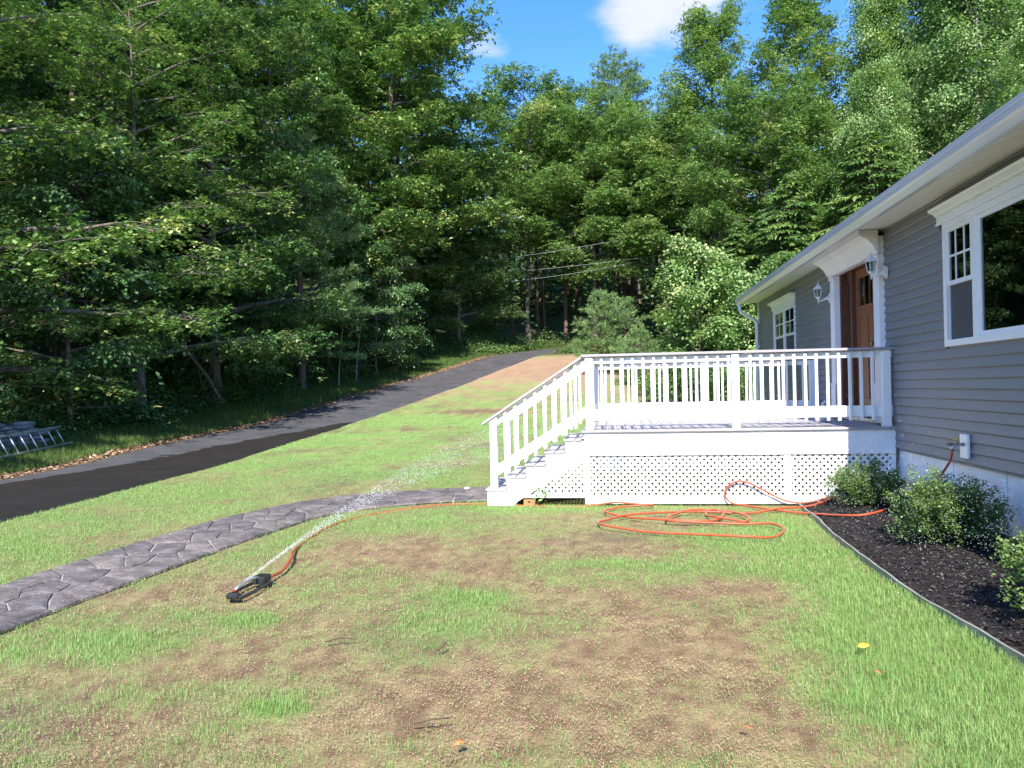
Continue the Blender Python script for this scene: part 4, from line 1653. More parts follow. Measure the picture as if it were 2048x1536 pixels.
# ---- ladder on its side against the field-stone heap
wl_ = empty('stone_wall', (-14.6, 17.0, gzf(-14.6, 17.0)), 'low heap of flat grey field stones behind the ladder', 'stone wall')
rs = random.Random(12)
for lvl in range(7):
    y = 14.2
    while y < 17.95 - .05 * lvl:
        L_ = rs.uniform(.35, .75)
        x0 = -14.42 - .035 * lvl
        b = gzf(-14.4, y)
        hgt = .095
        z0 = b - .02 + lvl * hgt * (1.0 if lvl < 6 else .98)
        pts = []
        for k in range(8):
            a = k * PI / 4
            pts.append((x0 - .22 + .26 * math.cos(a) * rs.uniform(.85, 1.1), y + L_ / 2 + L_ * .52 * math.sin(a) * rs.uniform(.85, 1.08)))
        mb = MB()
        lo = [(px, py, z0 + rs.uniform(0, .012)) for px, py in pts]
        mi = [(px * 1.0 + .012 * math.cos(i_), py, z0 + hgt * .5) for i_, (px, py) in enumerate(pts)]
        hi = [(x0 - .22 + (px - x0 + .22) * .9, y + L_ / 2 + (py - y - L_ / 2) * .92, z0 + hgt * rs.uniform(.86, 1.0)) for px, py in pts]
        mb.add(lo + mi + hi, [(k, (k + 1) % 8, 8 + (k + 1) % 8, 8 + k) for k in range(8)] + [(8 + k, 8 + (k + 1) % 8, 16 + (k + 1) % 8, 16 + k) for k in range(8)] + [tuple(range(8))[::-1], tuple(range(16, 24))])
        if not (lvl == 6 and rs.random() < .3):
            mb.build('stone', 'stone_grey', wl_)
        y += L_ * .98
ladder = empty('ladder', (-13.8, 17.0, gzf(-13.8, 17.0)), 'aluminium ladder lying on its side against the stone heap', 'ladder')
la, lb = Vector((-13.30, 14.6, 0)), Vector((-14.02, 18.25, 0))
la.z = gzf(la.x, la.y) + .05
lb.z = gzf(lb.x, lb.y) + .06
upv = Vector((-.22, -.05, .43))
dirv = (lb - la).normalized()
for nm, off in (('side_rail', Vector((0, 0, 0))), ('side_rail', upv)):
    e = lb + off + dirv * (.0 if off.length else .12)
    MB().tube([la + off, e], .032, 6).build(nm, 'aluminium', ladder)
s = .22
Ltot = (lb - la).length
while s < Ltot - .05:
    a = la + dirv * s
    MB().tube([a, a + upv], .019, 8).build('rung', 'aluminium', ladder, smooth=True)
    s += .405

# ---- bits on the lawn
def flat_leaf(x, y, s, rot, mat, label, cat='leaf'):
    U, T_ = LEAF_SHAPES['round']
    V, F, k = leaves(np.array([[x, y, .045 + gzf(x, y)]]), np.array([rot]), np.array([.12]), np.array([.25]), np.array([s]), 'oak' if mat == 'leaf_orange' else 'round')
    me = np_mesh('fallen_leaf', V, F, mat)
    bm = bmesh.new()
    bm.from_mesh(me)
    r2 = bmesh.ops.solidify(bm, geom=bm.faces[:], thickness=.002)
    bm.to_mesh(me)
    bm.free()
    return tagit(link('fallen_leaf', me), label, cat, 'fallen leaves on the lawn')


flat_leaf(1.33, 4.58, .075, .4, 'leaf_yellow', 'bright yellow fallen leaf on the green strip of lawn at right')
flat_leaf(1.32, 4.17, .055, 1.9, 'leaf_orange', 'small orange leaf on the grass just below the yellow leaf')
flat_leaf(.57, 3.46, .06, 2.6, 'leaf_orange', 'orange brown leaf on bare soil near the bottom edge')
flat_leaf(-.71, 3.19, .06, .9, 'leaf_orange', 'russet leaf on the straw near the bottom centre')


def stick(pts, r_, label):
    pts = [(a, b, .03 + c_) for a, b, c_ in pts]
    return tagit(MB().tube(pts, [r_, r_ * .9, r_ * .5], 5).build('stick', 'stick', None, smooth=True), label, 'stick', 'twigs on the lawn')


stick([(-1.78, 4.50, .0), (-1.70, 4.53, .015), (-1.60, 4.55, .005)], .006, 'thin curved brown twig on the bare patch below the sprinkler')
stick([(-.95, 3.42, .0), (-.86, 3.45, .012), (-.78, 3.49, .004)], .005, 'short dark twig on the straw at the bottom centre')
stick([(-1.06, 4.40, .0), (-1.03, 4.43, .02), (-1.02, 4.45, .03)], .008, 'tiny dark stub of bark standing in the thin grass')
MBs = MB().lathe((-2.25, 11.45, gzf(-2.25, 11.45) + .03), [(.045, 0), (.055, .018), (.04, .035), (.01, .042)], 7)
tagit(MBs.build('pale_rock', 'stone_white'), 'small pale rock on the far edge of the walkway near the steps', 'rock')


# ================================================================== VEGETATION
def tube_np(pts, rad, n=6):
    """fast open tube for branches; returns V, F(tri)"""
    pts = np.asarray(pts, float)
    rad = np.asarray(rad, float)
    d = np.gradient(pts, axis=0)
    d /= np.linalg.norm(d, axis=1)[:, None] + 1e-9
    ref = np.array([0, 0, 1.]) if abs(d[0, 2]) < .8 else np.array([1., 0, 0])
    a = np.cross(d, ref)
    a /= np.linalg.norm(a, axis=1)[:, None] + 1e-9
    b = np.cross(d, a)
    an = np.arange(n) * 2 * PI / n
    V = pts[:, None] + rad[:, None, None] * (np.cos(an)[None, :, None] * a[:, None] + np.sin(an)[None, :, None] * b[:, None])
    m = len(pts)
    i = np.arange(m - 1)[:, None] * n
    j = np.arange(n)[None]
    j2 = (j + 1) % n
    q = np.stack([i + j, i + j2, i + n + j2, i + n + j], -1).reshape(-1, 4)
    F = np.concatenate([q[:, [0, 1, 2]], q[:, [0, 2, 3]]])
    return V.reshape(-1, 3), F


class Wood:
    def __init__(s):
        s.V, s.F, s.b = [], [], 0

    def add(s, pts, rad, n=6):
        V, F = tube_np(pts, rad, n)
        s.V.append(V)
        s.F.append(F + s.b)
        s.b += len(V)

    def mesh(s, name, mat):
        return np_mesh(name, np.concatenate(s.V), np.concatenate(s.F), mat, smooth=True)


def unit(v):
    return v / (np.linalg.norm(v) + 1e-9)


def broadleaf(seed, h, r, base, leaf, nleaf, lmat, bark='bark', shape='leaf', limbs=22, droop=.25, top=.35, trunk_r=.2, asc=.5, lean=0.0, clump=.5, flat=.38, bottom=.75, ros=1):
    """local tree, foot at origin. top: how narrow the crown top is; bottom: spread at crown base"""
    q = np.random.default_rng(seed)
    wood = Wood()
    nt = 14
    tz = np.linspace(0, h * .97, nt)
    wob = np.cumsum(q.normal(0, .012 * h / nt * 3, (nt, 2)), axis=0)
    tp = np.c_[wob[:, 0] + lean * tz, wob[:, 1], tz]
    tr = trunk_r * (1 - .93 * (tz / h) ** .85)
    tr[0] *= 1.35
    wood.add(tp, tr, 9)
    C = []          # clump centres, sizes, outward dir
    for i in range(limbs):
        f = (i + q.random() * .8) / limbs
        f = base + (1 - base) * f ** .9
        if f > .985:
            continue
        p0 = np.array([np.interp(f * h, tz, tp[:, k]) for k in range(3)])
        az = i * 2.39996 + q.normal(0, .25)
        e = (f - base) / (1 - base)
        env = (bottom + (1 - bottom) * min(1, e / .35)) * (1 if e < .35 else 1 - (1 - top) * ((e - .35) / .65) ** 1.7)
        L = r * env * q.uniform(.78, 1.12)
        el = asc * (.35 + 1.0 * e) + q.normal(0, .08)
        dirh = np.array([math.cos(az), math.sin(az), 0])
        ns = 7
        s_ = np.linspace(0, 1, ns)
        pts = p0 + L * (s_[:, None] * dirh * math.cos(el) + np.array([0, 0, 1]) * (s_ * math.sin(el) - droop * .55 * s_ ** 2)[:, None])
        side = np.array([-dirh[1], dirh[0], 0])
        pts += side * (np.sin(s_ * 2.6 + q.random() * 6) * .07 * L * s_)[:, None] + np.array([0, 0, 1]) * (q.normal(0, .02 * L, ns) * s_)[:, None]
        r0 = max(.025, np.interp(f * h, tz, tr) * .55)
        wood.add(pts, 1.25 * r0 * (1 - .85 * s_) + .010, 6)
        nsub = max(4, int(3 + L * 1.7))
        for k in range(nsub):
            sf = .28 + .72 * (k + q.random()) / nsub
            b0 = np.array([np.interp(sf, s_, pts[:, c_]) for c_ in range(3)])
            ang = (1 if k % 2 else -1) * q.uniform(.45, 1.15)
            dh = dirh * math.cos(ang) + side * math.sin(ang)
            l2 = L * q.uniform(.26, .46) * (1.15 - .55 * sf)
            up = q.normal(.12, .18)
            s2 = np.linspace(0, 1, 4)
            bp = b0 + l2 * (s2[:, None] * dh + np.array([0, 0, 1]) * (s2 * up - droop * .5 * s2 ** 2)[:, None])
            wood.add(bp, .35 * r0 * (1 - sf * .6) * (1 - .85 * s2) + .004, 4)
            m = max(2, int(l2 / .42))
            for c_ in range(m):
                g = .35 + .65 * (c_ + q.random() * .6) / m
                cp = np.array([np.interp(g, s2, bp[:, a_]) for a_ in range(3)])
                C.append((*cp, *dh, q.random()))
        C.append((*pts[-1], *dirh, q.random()))
    # leader
    C.append((*tp[-1], 0, 0, 1, .7))
    C = np.array(C)
    nc = len(C)
    m0 = nleaf // ros
    per = q.multinomial(m0, np.full(nc, 1 / nc))
    idx = np.repeat(np.arange(nc), per)
    n = len(idx)
    off = q.normal(0, 1, (n, 3)) * np.array([clump, clump, clump * flat])
    sag = -.25 * (off[:, 0] ** 2 + off[:, 1] ** 2) / max(clump, .1)
    P = C[idx, :3] + off
    P[:, 2] += sag
    if ros > 1:      # leaves whorled round the twig ends
        idx = np.repeat(idx, ros)
        kk = np.tile(np.arange(ros), n)
        P = np.repeat(P, ros, axis=0)
        base_yaw = np.repeat(q.random(n) * 6.28, ros)
        n = len(idx)
        P = P + q.normal(0, leaf * .18, (n, 3))
        yaw = base_yaw + kk * 2 * PI / ros + q.normal(0, .25, n)
        pitch = q.normal(-.30, .28, n)
        roll = q.normal(0, .3, n)
        out = P[:, :2] - np.array([np.interp(P[:, 2], tz, tp[:, 0]), np.interp(P[:, 2], tz, tp[:, 1])]).T
    else:
        out = P[:, :2] - np.array([np.interp(P[:, 2], tz, tp[:, 0]), np.interp(P[:, 2], tz, tp[:, 1])]).T
        cyaw, cpit, crol = q.normal(0, .6, nc), q.normal(-.45, .3, nc), q.normal(0, .4, nc)
        yaw = np.arctan2(out[:, 1], out[:, 0]) + cyaw[idx] + q.normal(0, .55, n)
        pitch = cpit[idx] + q.normal(0, .3, n)
        roll = crol[idx] + q.normal(0, .4, n)
    sz = leaf * q.uniform(.65, 1.2, n)
    V, F, k = leaves(P, yaw, pitch, roll, sz, shape)
    rr_ = np.linalg.norm(out, axis=1) / r
    tint = .62 * C[idx, 6] + .26 * q.random(n) + .06 * np.clip(rr_, 0, 1)
    tint = np.where(q.random(n) < .005, .95, tint)
    tint = np.clip(tint + .22 * (C[idx, 6] > .93), 0, .96)
    crown = np_mesh('crown', V, F, lmat, np.repeat(tint, k))
    return wood.mesh('trunk', bark), crown


def needles(C, q, per, length, wid, up=.25, spread=1.0):
    """tufts of needles: C (n,4) centre + tint, dirs (n,3)"""
    n = len(C)
    idx = np.repeat(np.arange(n), per)
    m = len(idx)
    D = C[idx, 4:7]
    rnd = q.normal(0, 1, (m, 3))
    rnd /= np.linalg.norm(rnd, axis=1)[:, None]
    v = D * .9 + rnd * spread + np.array([0, 0, up])
    v /= np.linalg.norm(v, axis=1)[:, None] + 1e-9
    yaw = np.arctan2(v[:, 1], v[:, 0])
    pitch = np.arcsin(np.clip(v[:, 2], -1, 1))
    V, F, k = leaves(C[idx, :3] + q.normal(0, length * .25, (m, 3)), yaw, pitch, q.uniform(-1.5, 1.5, m), length * q.uniform(.7, 1.2, m), 'blade', wid)
    tint = .5 * C[idx, 3] + .5 * q.random(m)
    return V, F, np.repeat(tint, k)


def pine(seed, h, r, base, mat='pine_needle', per=13, length=.17, wid=.16, whorl=.75, tuft=.34, sag=.12, dead=True, trunk_r=.22, rnd=.75):
    q = np.random.default_rng(seed)
    wood = Wood()
    nt = 10
    tz = np.linspace(0, h, nt)
    tp = np.c_[np.cumsum(q.normal(0, .03, nt)), np.cumsum(q.normal(0, .03, nt)), tz]
    wood.add(tp, trunk_r * (1 - .95 * tz / h) + .008, 9)
    C = []
    z = h * base
    while z < h * .985:
        e = (z / h - base) / (1 - base)
        L0 = r * (1 - e) ** rnd * (.75 + .35 * min(1, e * 5)) + .25
        k0 = q.integers(4, 6)
        a0 = q.random() * 6.28
        for k in range(k0):
            L = L0 * q.uniform(.6, 1.15)
            az = a0 + k * 2 * PI / k0 + q.normal(0, .2)
            dh = np.array([math.cos(az), math.sin(az), 0])
            sd_ = np.array([-dh[1], dh[0], 0])
            el = .05 + .55 * e + q.normal(0, .07)
            p0 = np.array([np.interp(z, tz, tp[:, 0]), np.interp(z, tz, tp[:, 1]), z + q.normal(0, .12)])
            s_ = np.linspace(0, 1, 6)
            pts = p0 + L * (s_[:, None] * dh + np.array([0, 0, 1]) * (s_ * math.sin(el) - sag * s_ ** 2 + .10 * s_ ** 3)[:, None])
            wood.add(pts, .045 * (L / r) * (1 - .85 * s_) + .006, 5)
            ntw = max(3, int(L / .26))
            for w_ in range(ntw):
                sf = .25 + .75 * (w_ + q.random()) / ntw
                b0 = np.array([np.interp(sf, s_, pts[:, c_]) for c_ in range(3)])
                ang = (1 if w_ % 2 else -1) * q.uniform(.5, 1.0)
                d2 = dh * math.cos(ang) + sd_ * math.sin(ang)
                l2 = L * .34 * (1.15 - .7 * sf) + .12
                m = max(1, int(l2 / tuft * 1.5))
                for c_ in range(m):
                    g = (c_ + .6 + .4 * q.random()) / m
                    cp = b0 + d2 * l2 * g + np.array([0, 0, .05 * l2 * g + q.normal(0, .04)])
                    C.append((*cp, q.random(), *unit(d2 + np.array([0, 0, .35]))))
            C.append((*pts[-1], q.random(), *dh))
        z += whorl * q.uniform(.7, 1.2) * (1 - .45 * e)
    for k in range(4):
        C.append((tp[-1, 0], tp[-1, 1], h - .12 * k, .7, 0, 0, 1))
    if dead:
        zz = h * .08
        while zz < h * base:
            az = q.random() * 6.28
            L = q.uniform(.5, 1.5)
            s_ = np.linspace(0, 1, 4)
            p0 = np.array([np.interp(zz, tz, tp[:, 0]), np.interp(zz, tz, tp[:, 1]), zz])
            wood.add(p0 + L * (s_[:, None] * np.array([math.cos(az), math.sin(az), .15]) - np.array([0, 0, .25]) * (s_ ** 2)[:, None]), .02 * (1 - .8 * s_) + .004, 4)
            zz += q.uniform(.15, .5)
    C = np.array(C)
    V, F, tn = needles(C, q, per, length, wid)
    return wood.mesh('trunk', 'pine_bark'), np_mesh('crown', V, F, mat, tn)


def hemlock(seed, h, r):
    q = np.random.default_rng(seed)
    wood = Wood()
    tz = np.linspace(0, h, 8)
    wood.add(np.c_[np.cumsum(q.normal(0, .02, 8)), np.cumsum(q.normal(0, .02, 8)), tz], .14 * (1 - .95 * tz / h) + .006, 8)
    P, Y, T_ = [], [], []
    nb = int(h * 19)
    for i in range(nb):
        e = (i + q.random()) / nb
        z = h * (.05 + .95 * e)
        L = (r * (1 - e ** 2.3) ** .9 + .12) * q.uniform(.5, 1.2)
        az = i * 2.39996 + q.normal(0, .3)
        dh = np.array([math.cos(az), math.sin(az), 0])
        sd_ = np.array([-dh[1], dh[0], 0])
        s_ = np.linspace(0, 1, 5)
        pts = np.array([0, 0, z]) + L * (s_[:, None] * dh + np.array([0, 0, 1]) * (s_ * .22 - .42 * s_ ** 2)[:, None])
        wood.add(pts, .02 * (1 - .85 * s_) + .003, 4)
        m = max(10, int(L * 105))
        sf = .15 + .85 * q.random(m) ** .8
        wid = .42 * L * (1.1 - sf) + .06
        lat_ = q.uniform(-1, 1, m) * wid
        c0 = np.stack([np.interp(sf, s_, pts[:, c_]) for c_ in range(3)], 1)
        pp = c0 + sd_ * lat_[:, None] + dh * (np.abs(lat_) * .35)[:, None] - np.array([0, 0, 1]) * (.35 * np.abs(lat_) ** 1.3 + .06 * q.random(m))[:, None]
        P.append(pp)
        Y.append(az + np.sign(lat_) * q.uniform(.2, .9, m))
        T_.append(np.full(m, q.random() * .45) + .45 * q.random(m))
    P, Y, T_ = np.concatenate(P), np.concatenate(Y), np.concatenate(T_)
    n = len(P)
    V, F, k = leaves(P, Y, q.normal(-.45, .25, n), q.normal(0, .35, n), q.uniform(.14, .28, n), 'narrow', 1.6)
    return wood.mesh('trunk', 'bark'), np_mesh('crown', V, F, 'hemlock_needle', np.repeat(T_, k))


def shrub(seed, h, r, nleaf, leaf, mat, shape='leaf', stems=9, clump=.22):
    q = np.random.default_rng(seed)
    wood = Wood()
    C = []
    for i in range(stems):
        az = i * 2.4 + q.normal(0, .3)
        L = h * q.uniform(.65, 1.05)
        sp_ = r * q.uniform(.35, 1.0)
        s_ = np.linspace(0, 1, 6)
        pts = np.c_[math.cos(az) * sp_ * s_ ** 1.2, math.sin(az) * sp_ * s_ ** 1.2, L * (s_ - .15 * s_ ** 3)]
        pts[:, :2] += q.normal(0, .02 * h, (6, 2)) * s_[:, None]
        wood.add(pts, .02 * h ** .5 * (1 - .8 * s_) + .003, 5)
        for k in range(9):
            sf = .2 + .8 * (k + q.random()) / 9
            b0 = np.array([np.interp(sf, s_, pts[:, c_]) for c_ in range(3)])
            d = unit(np.array([math.cos(az), math.sin(az), .3]) * .6 + q.normal(0, .7, 3))
            l2 = .28 * h * q.uniform(.4, 1) * (1.1 - .5 * sf)
            wood.add(np.array([b0, b0 + d * l2 * .5, b0 + d * l2]), [.006, .005, .003], 4)
            C.append((*(b0 + d * l2), q.random()))
            C.append((*(b0 + d * l2 * .55), q.random()))
    C = np.array(C)
    C[:, 2] = np.maximum(C[:, 2], .06)
    idx = q.integers(0, len(C), nleaf)
    P = C[idx, :3] + q.normal(0, 1, (nleaf, 3)) * np.array([clump, clump, clump * .6])
    P[:, 2] = np.maximum(P[:, 2], .03)
    yaw = np.arctan2(P[:, 1], P[:, 0]) + q.normal(0, 1.0, nleaf)
    V, F, k = leaves(P, yaw, q.normal(-.2, .5, nleaf), q.normal(0, .6, nleaf), leaf * q.uniform(.6, 1.2, nleaf), shape)
    tint = .45 * C[idx, 3] + .55 * q.random(nleaf)
    return wood.mesh('stem', 'bark'), np_mesh('foliage', V, F, mat, np.repeat(tint, k))


PROTO = {}
PROTO['oak_near'] = broadleaf(101, 15, 5.4, .08, .17, 42000, 'oak_leaf', shape='oak', limbs=38, droop=.30, trunk_r=.20, clump=.33, flat=.36, bottom=.95, top=.5, ros=6)
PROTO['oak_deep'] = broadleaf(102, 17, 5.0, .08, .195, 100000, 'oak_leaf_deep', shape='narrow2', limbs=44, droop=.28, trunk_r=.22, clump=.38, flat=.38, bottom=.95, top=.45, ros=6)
PROTO['oak_tall'] = broadleaf(103, 25, 6.8, .16, .26, 110000, 'oak_leaf', shape='narrow2', limbs=46, droop=.22, trunk_r=.32, clump=.47, flat=.38, bottom=.85, top=.45, ros=6)
PROTO['oak_wide'] = broadleaf(104, 17, 5.4, .34, .20, 88000, 'maple_leaf', shape='narrow2', limbs=32, droop=.2, trunk_r=.2, clump=.44, flat=.40, bottom=.85, top=.6, asc=.55, ros=6)
PROTO['maple_tall'] = broadleaf(105, 23, 4.7, .12, .19, 102000, 'maple_leaf', shape='narrow2', limbs=50, droop=.12, trunk_r=.22, clump=.42, flat=.5, bottom=.8, top=.42, asc=.75, ros=5)
PROTO['birch'] = broadleaf(106, 20, 3.9, .08, .15, 96000, 'birch_leaf', 'birch_bark', shape='leaf', limbs=52, droop=.10, trunk_r=.13, clump=.36, flat=.6, bottom=.75, top=.4, asc=.9)
PROTO['sapling'] = broadleaf(107, 6.5, 2.0, .05, .14, 17000, 'maple_leaf', shape='round', limbs=24, droop=.15, trunk_r=.06, clump=.27, flat=.6, bottom=.85, top=.45, asc=.7)
PROTO['young_maple'] = broadleaf(108, 9.5, 3.4, .06, .15, 30000, 'oak_leaf_deep', shape='round', limbs=28, droop=.22, trunk_r=.09, clump=.30, flat=.36, bottom=.95, top=.45, asc=.45)
PROTO['pine_tall'] = pine(111, 27, 4.6, .42, per=17, length=.40, wid=.17, whorl=.85, tuft=.48, trunk_r=.26, rnd=.5)
PROTO['pine_mid'] = pine(112, 12, 3.6, .16, per=24, length=.24, wid=.13, rnd=.65, whorl=.75, tuft=.36, trunk_r=.20)
PROTO['pine_young'] = pine(113, 4.4, 2.0, .04, per=22, length=.22, wid=.15, whorl=.42, tuft=.30, trunk_r=.06, dead=False)
PROTO['hemlock'] = hemlock(121, 9.5, 3.2)
PROTO['bush'] = shrub(131, 2.2, 1.1, 5200, .105, 'shrub_leaf', 'leaf', 10, .26)
PROTO['bush_round'] = shrub(132, 1.7, 1.0, 5200, .085, 'birch_leaf', 'round', 10, .24)
PROTO['grey_bush'] = shrub(133, 1.9, 1.0, 2600, .10, 'grey_leaf', 'leaf', 9, .22)
PROTO['rust_bush'] = shrub(134, 1.7, .45, 1200, .10, 'rust_leaf', 'leaf', 6, .16)
KNAME = {'bush': 'shrub', 'bush_round': 'shrub', 'grey_bush': 'shrub', 'rust_bush': 'shrub'}
TNAME = {'oak_near': 'oak_tree', 'oak_deep': 'oak_tree', 'oak_tall': 'oak_tree', 'oak_wide': 'oak_tree', 'maple_tall': 'maple_tree', 'birch': 'birch_tree', 'sapling': 'young_tree',
         'young_maple': 'maple_tree', 'pine_tall': 'pine_tree', 'pine_mid': 'pine_tree', 'pine_young': 'pine_tree', 'hemlock': 'hemlock_tree'}
tr_rng = random.Random(77)


def plant(kind, xc, yc, hs, label, group, rot=None, ws=None, dz=0.0):
    """stand a copy of a kind at (xc, yc) of the view-aligned ground frame; hs = height factor"""
    x, y = W(xc, yc)
    w_, c_ = PROTO[kind]
    isb = kind in KNAME
    root = empty(KNAME.get(kind) or TNAME[kind], (x, y, gzf(x, y) - .06 + dz), label, 'shrub' if isb else 'tree', group)
    root.rotation_euler.z = tr_rng.random() * 6.28 if rot is None else rot
    ws = hs if ws is None else ws
    root.scale = (ws, ws, hs)
    for nm, me in zip(('stem', 'foliage') if isb else ('trunk', 'crown'), (w_, c_)):
        o = bpy.data.objects.new(nm, me)
        COL.objects.link(o)
        o.parent = root
    return root


GL = 'trees lining the left side of the driveway'
GI = 'trees deeper in the left wood'
GF = 'trees beyond the head of the driveway'
GR = 'trees behind the house'
GS = 'shrubs behind the deck'
T = [
    # --- left row along the drive
    ('oak_near', -15.2, 19.5, 1.05, 'big lobed leaf oak at the far left behind the ladder, brightest crown', GL, 0.3),
    ('young_maple', -13.2, 22.8, .95, 'low spreading maple just right of the ladder at the wood edge', GL, 1.0),
    ('oak_near', -12.5, 25.8, .95, 'oak left of the leaning dead branch with long lower boughs', GL, 2.1),
    ('oak_deep', -11.7, 30.6, 1.05, 'dark green oak behind the leaning dead branch', GL, 3.3),
    ('pine_mid', -9.9, 36.4, 1.0, 'white pine with bare brown trunk standing at the driveway verge', GL, .5),
    ('young_maple', -12.0, 33.5, .85, 'small dark maple tucked behind the roadside pine trunk', GL, 2.6),
    ('oak_deep', -12.2, 40.5, 1.15, 'dark oak rising behind the roadside white pine', GL, 1.1),
    ('oak_tall', -7.2, 46.5, 1.0, 'tallest oak, left of the patch of blue sky', GL, 2.2),
    ('young_maple', -7.4, 42.5, .75, 'small leafy maple between the roadside pine and the tallest oak', GL, 4.0),
    ('oak_deep', -3.6, 52.5, .78, 'oak at the upper end of the driveway on its left', GL, 5.0),
    # --- deeper on the left
    ('oak_tall', -20.5, 26.0, .85, 'tall oak deep in the wood at the far left', GI, 1.3),
    ('oak_deep', -19.0, 33.0, 1.2, 'oak deep in the left wood, second row', GI, 2.3),
    ('oak_tall', -17.0, 41.0, .92, 'tall oak in the second row behind the dark oaks', GI, .2),
    ('oak_tall', -12.5, 52.0, .95, 'tall oak behind the tallest oak to its left', GI, 4.4),
    ('oak_tall', -8.5, 60.0, .95, 'oak seen between the tallest oak and its left neighbour', GI, 0.9),
    ('oak_deep', -24.5, 21.5, 1.15, 'oak at the left picture border behind the lobed leaf oak', GI, 3.9),
    ('pine_tall', -22.0, 38.0, .85, 'dark pine deep in the left wood', GI, 1.9),
    # --- beyond the drive head
    ('oak_wide', 1.3, 58.5, 1.12, 'oak filling the gap at the driveway head under the blue sky', GF, .4),
    ('oak_wide', 6.0, 54.5, .95, 'yellowish green oak in the middle above the white railing', GF, 1.6),
    ('oak_wide', 10.6, 52.0, .92, 'yellowish green oak right of the middle with trunks below', GF, 2.9),
    ('pine_tall', 10.4, 74.0, .92, 'tall white pine poking above the middle canopy into the sky', GF, .8),
    ('pine_tall', 5.6, 76.0, .78, 'shorter white pine left of the tall one on the skyline', GF, 2.8),
    ('pine_tall', 4.3, 60.0, .66, 'slender pine with bare trunk in the dark gap at the drive head', GF, 1.1),
    ('pine_tall', 9.0, 60.5, .68, 'pine with sunlit brown trunk in the dark gap above the railing', GF, 3.1),
    ('pine_tall', 11.6, 57.0, .62, 'pine with straight trunk right of the dark gap', GF, 4.7),
    ('pine_tall', 2.2, 63.0, .70, 'pine trunk left of the dark gap near the wires', GF, 5.5),
    ('pine_tall', 12.9, 61.0, .70, 'pine behind the young light green trees', GF, .3),
    ('pine_young', 4.95, 43.2, 1.0, 'small bushy pine beside the bare earth at the drive head', GF, 1.0),
    ('pine_young', 6.6, 44.0, .9, 'second small bushy pine just right of the first', GF, 3.0),
    ('pine_young', 6.3, 38.0, .62, 'lowest young pine near the left end of the railing', GF, 2.0),
    # --- right
    ('maple_tall', 12.9, 48.5, .93, 'tall maple right of the big cloud', GR, .6),
    ('maple_tall', 17.6, 46.5, .94, 'tall maple at the top right of the sky gap', GR, 2.4),
    ('oak_wide', 14.6, 42.5, .86, 'maple below the tall pair left of the house roof', GR, 3.4),
    ('birch', 20.6, 42.5, .98, 'pale birch above the middle of the house eave', GR, .9),
    ('birch', 23.0, 37.5, 1.12, 'tall pale birch above the roof at right', GR, 2.0),
    ('birch', 26.2, 41.0, 1.25, 'birch at the upper right corner', GR, 3.5),
    ('birch', 17.8, 37.0, .72, 'slim pale birch just above the hemlock', GR, 4.8),
    ('birch', 22.0, 31.0, .78, 'leafy birch directly over the house eave at far right', GR, 5.6),
    ('oak_tall', 29.0, 47.0, 1.05, 'dark oak behind the birches at the right border', GR, 1.5),
    ('hemlock', 11.6, 31.5, .98, 'feathery hemlock left of the eave end, tallest of the hemlocks', GR, .2),
    ('hemlock', 14.1, 30.0, 1.12, 'feathery hemlock behind the house eave', GR, 2.2),
    ('hemlock', 9.9, 33.5, .80, 'shorter feathery hemlock left of the tall ones', GR, 4.2),
    ('sapling', 7.5, 30.5, .95, 'light green young tree behind the left half of the railing', GR, .7),
    ('sapling', 9.3, 29.0, .80, 'light green young tree at the house corner', GR, 3.0),
    # --- shrubs behind the deck
    ('bush_round', 6.0, 30.0, .95, 'round leafy shrub seen through the left railing', GS, 0.0),
    ('bush', 7.2, 28.8, .95, 'dark shrub behind the middle of the railing', GS, 1.0),
    ('bush_round', 8.4, 28.2, 1.05, 'pale shrub left of the downspout', GS, 2.0),
    ('bush', 9.6, 27.0, 1.0, 'shrub beside the house corner', GS, 3.0),
    ('grey_bush', 6.75, 36.5, .95, 'grey blue leaved shrub above the railing between pine and young tree', GS, .5),
    ('rust_bush', 7.55, 35.5, 1.0, 'rusty orange dying shrub right of the grey one', GS, .2),
    ('bush', 6.1, 33.5, .72, 'low dark shrub left of the grey one', GS, 4.0),
]
for kind, xc, yc, hs, label, group, rot in T:
    plant(kind, xc, yc, hs, label, group, rot)
# wood edge behind and beside the camera's left: it shades the lower wood as in the picture
for i, (kind, xc, yc, hs) in enumerate([('young_maple', -14.4, 10.8, 1.0), ('young_maple', -18.2, 13.5, 1.1)]):
    plant(kind, xc, yc, hs, ('maple of the wood edge nearest the camera, outside the left border', 'maple of the wood edge beside the far left oak, outside the border')[i], 'wood edge outside the picture', 1.3 * i)


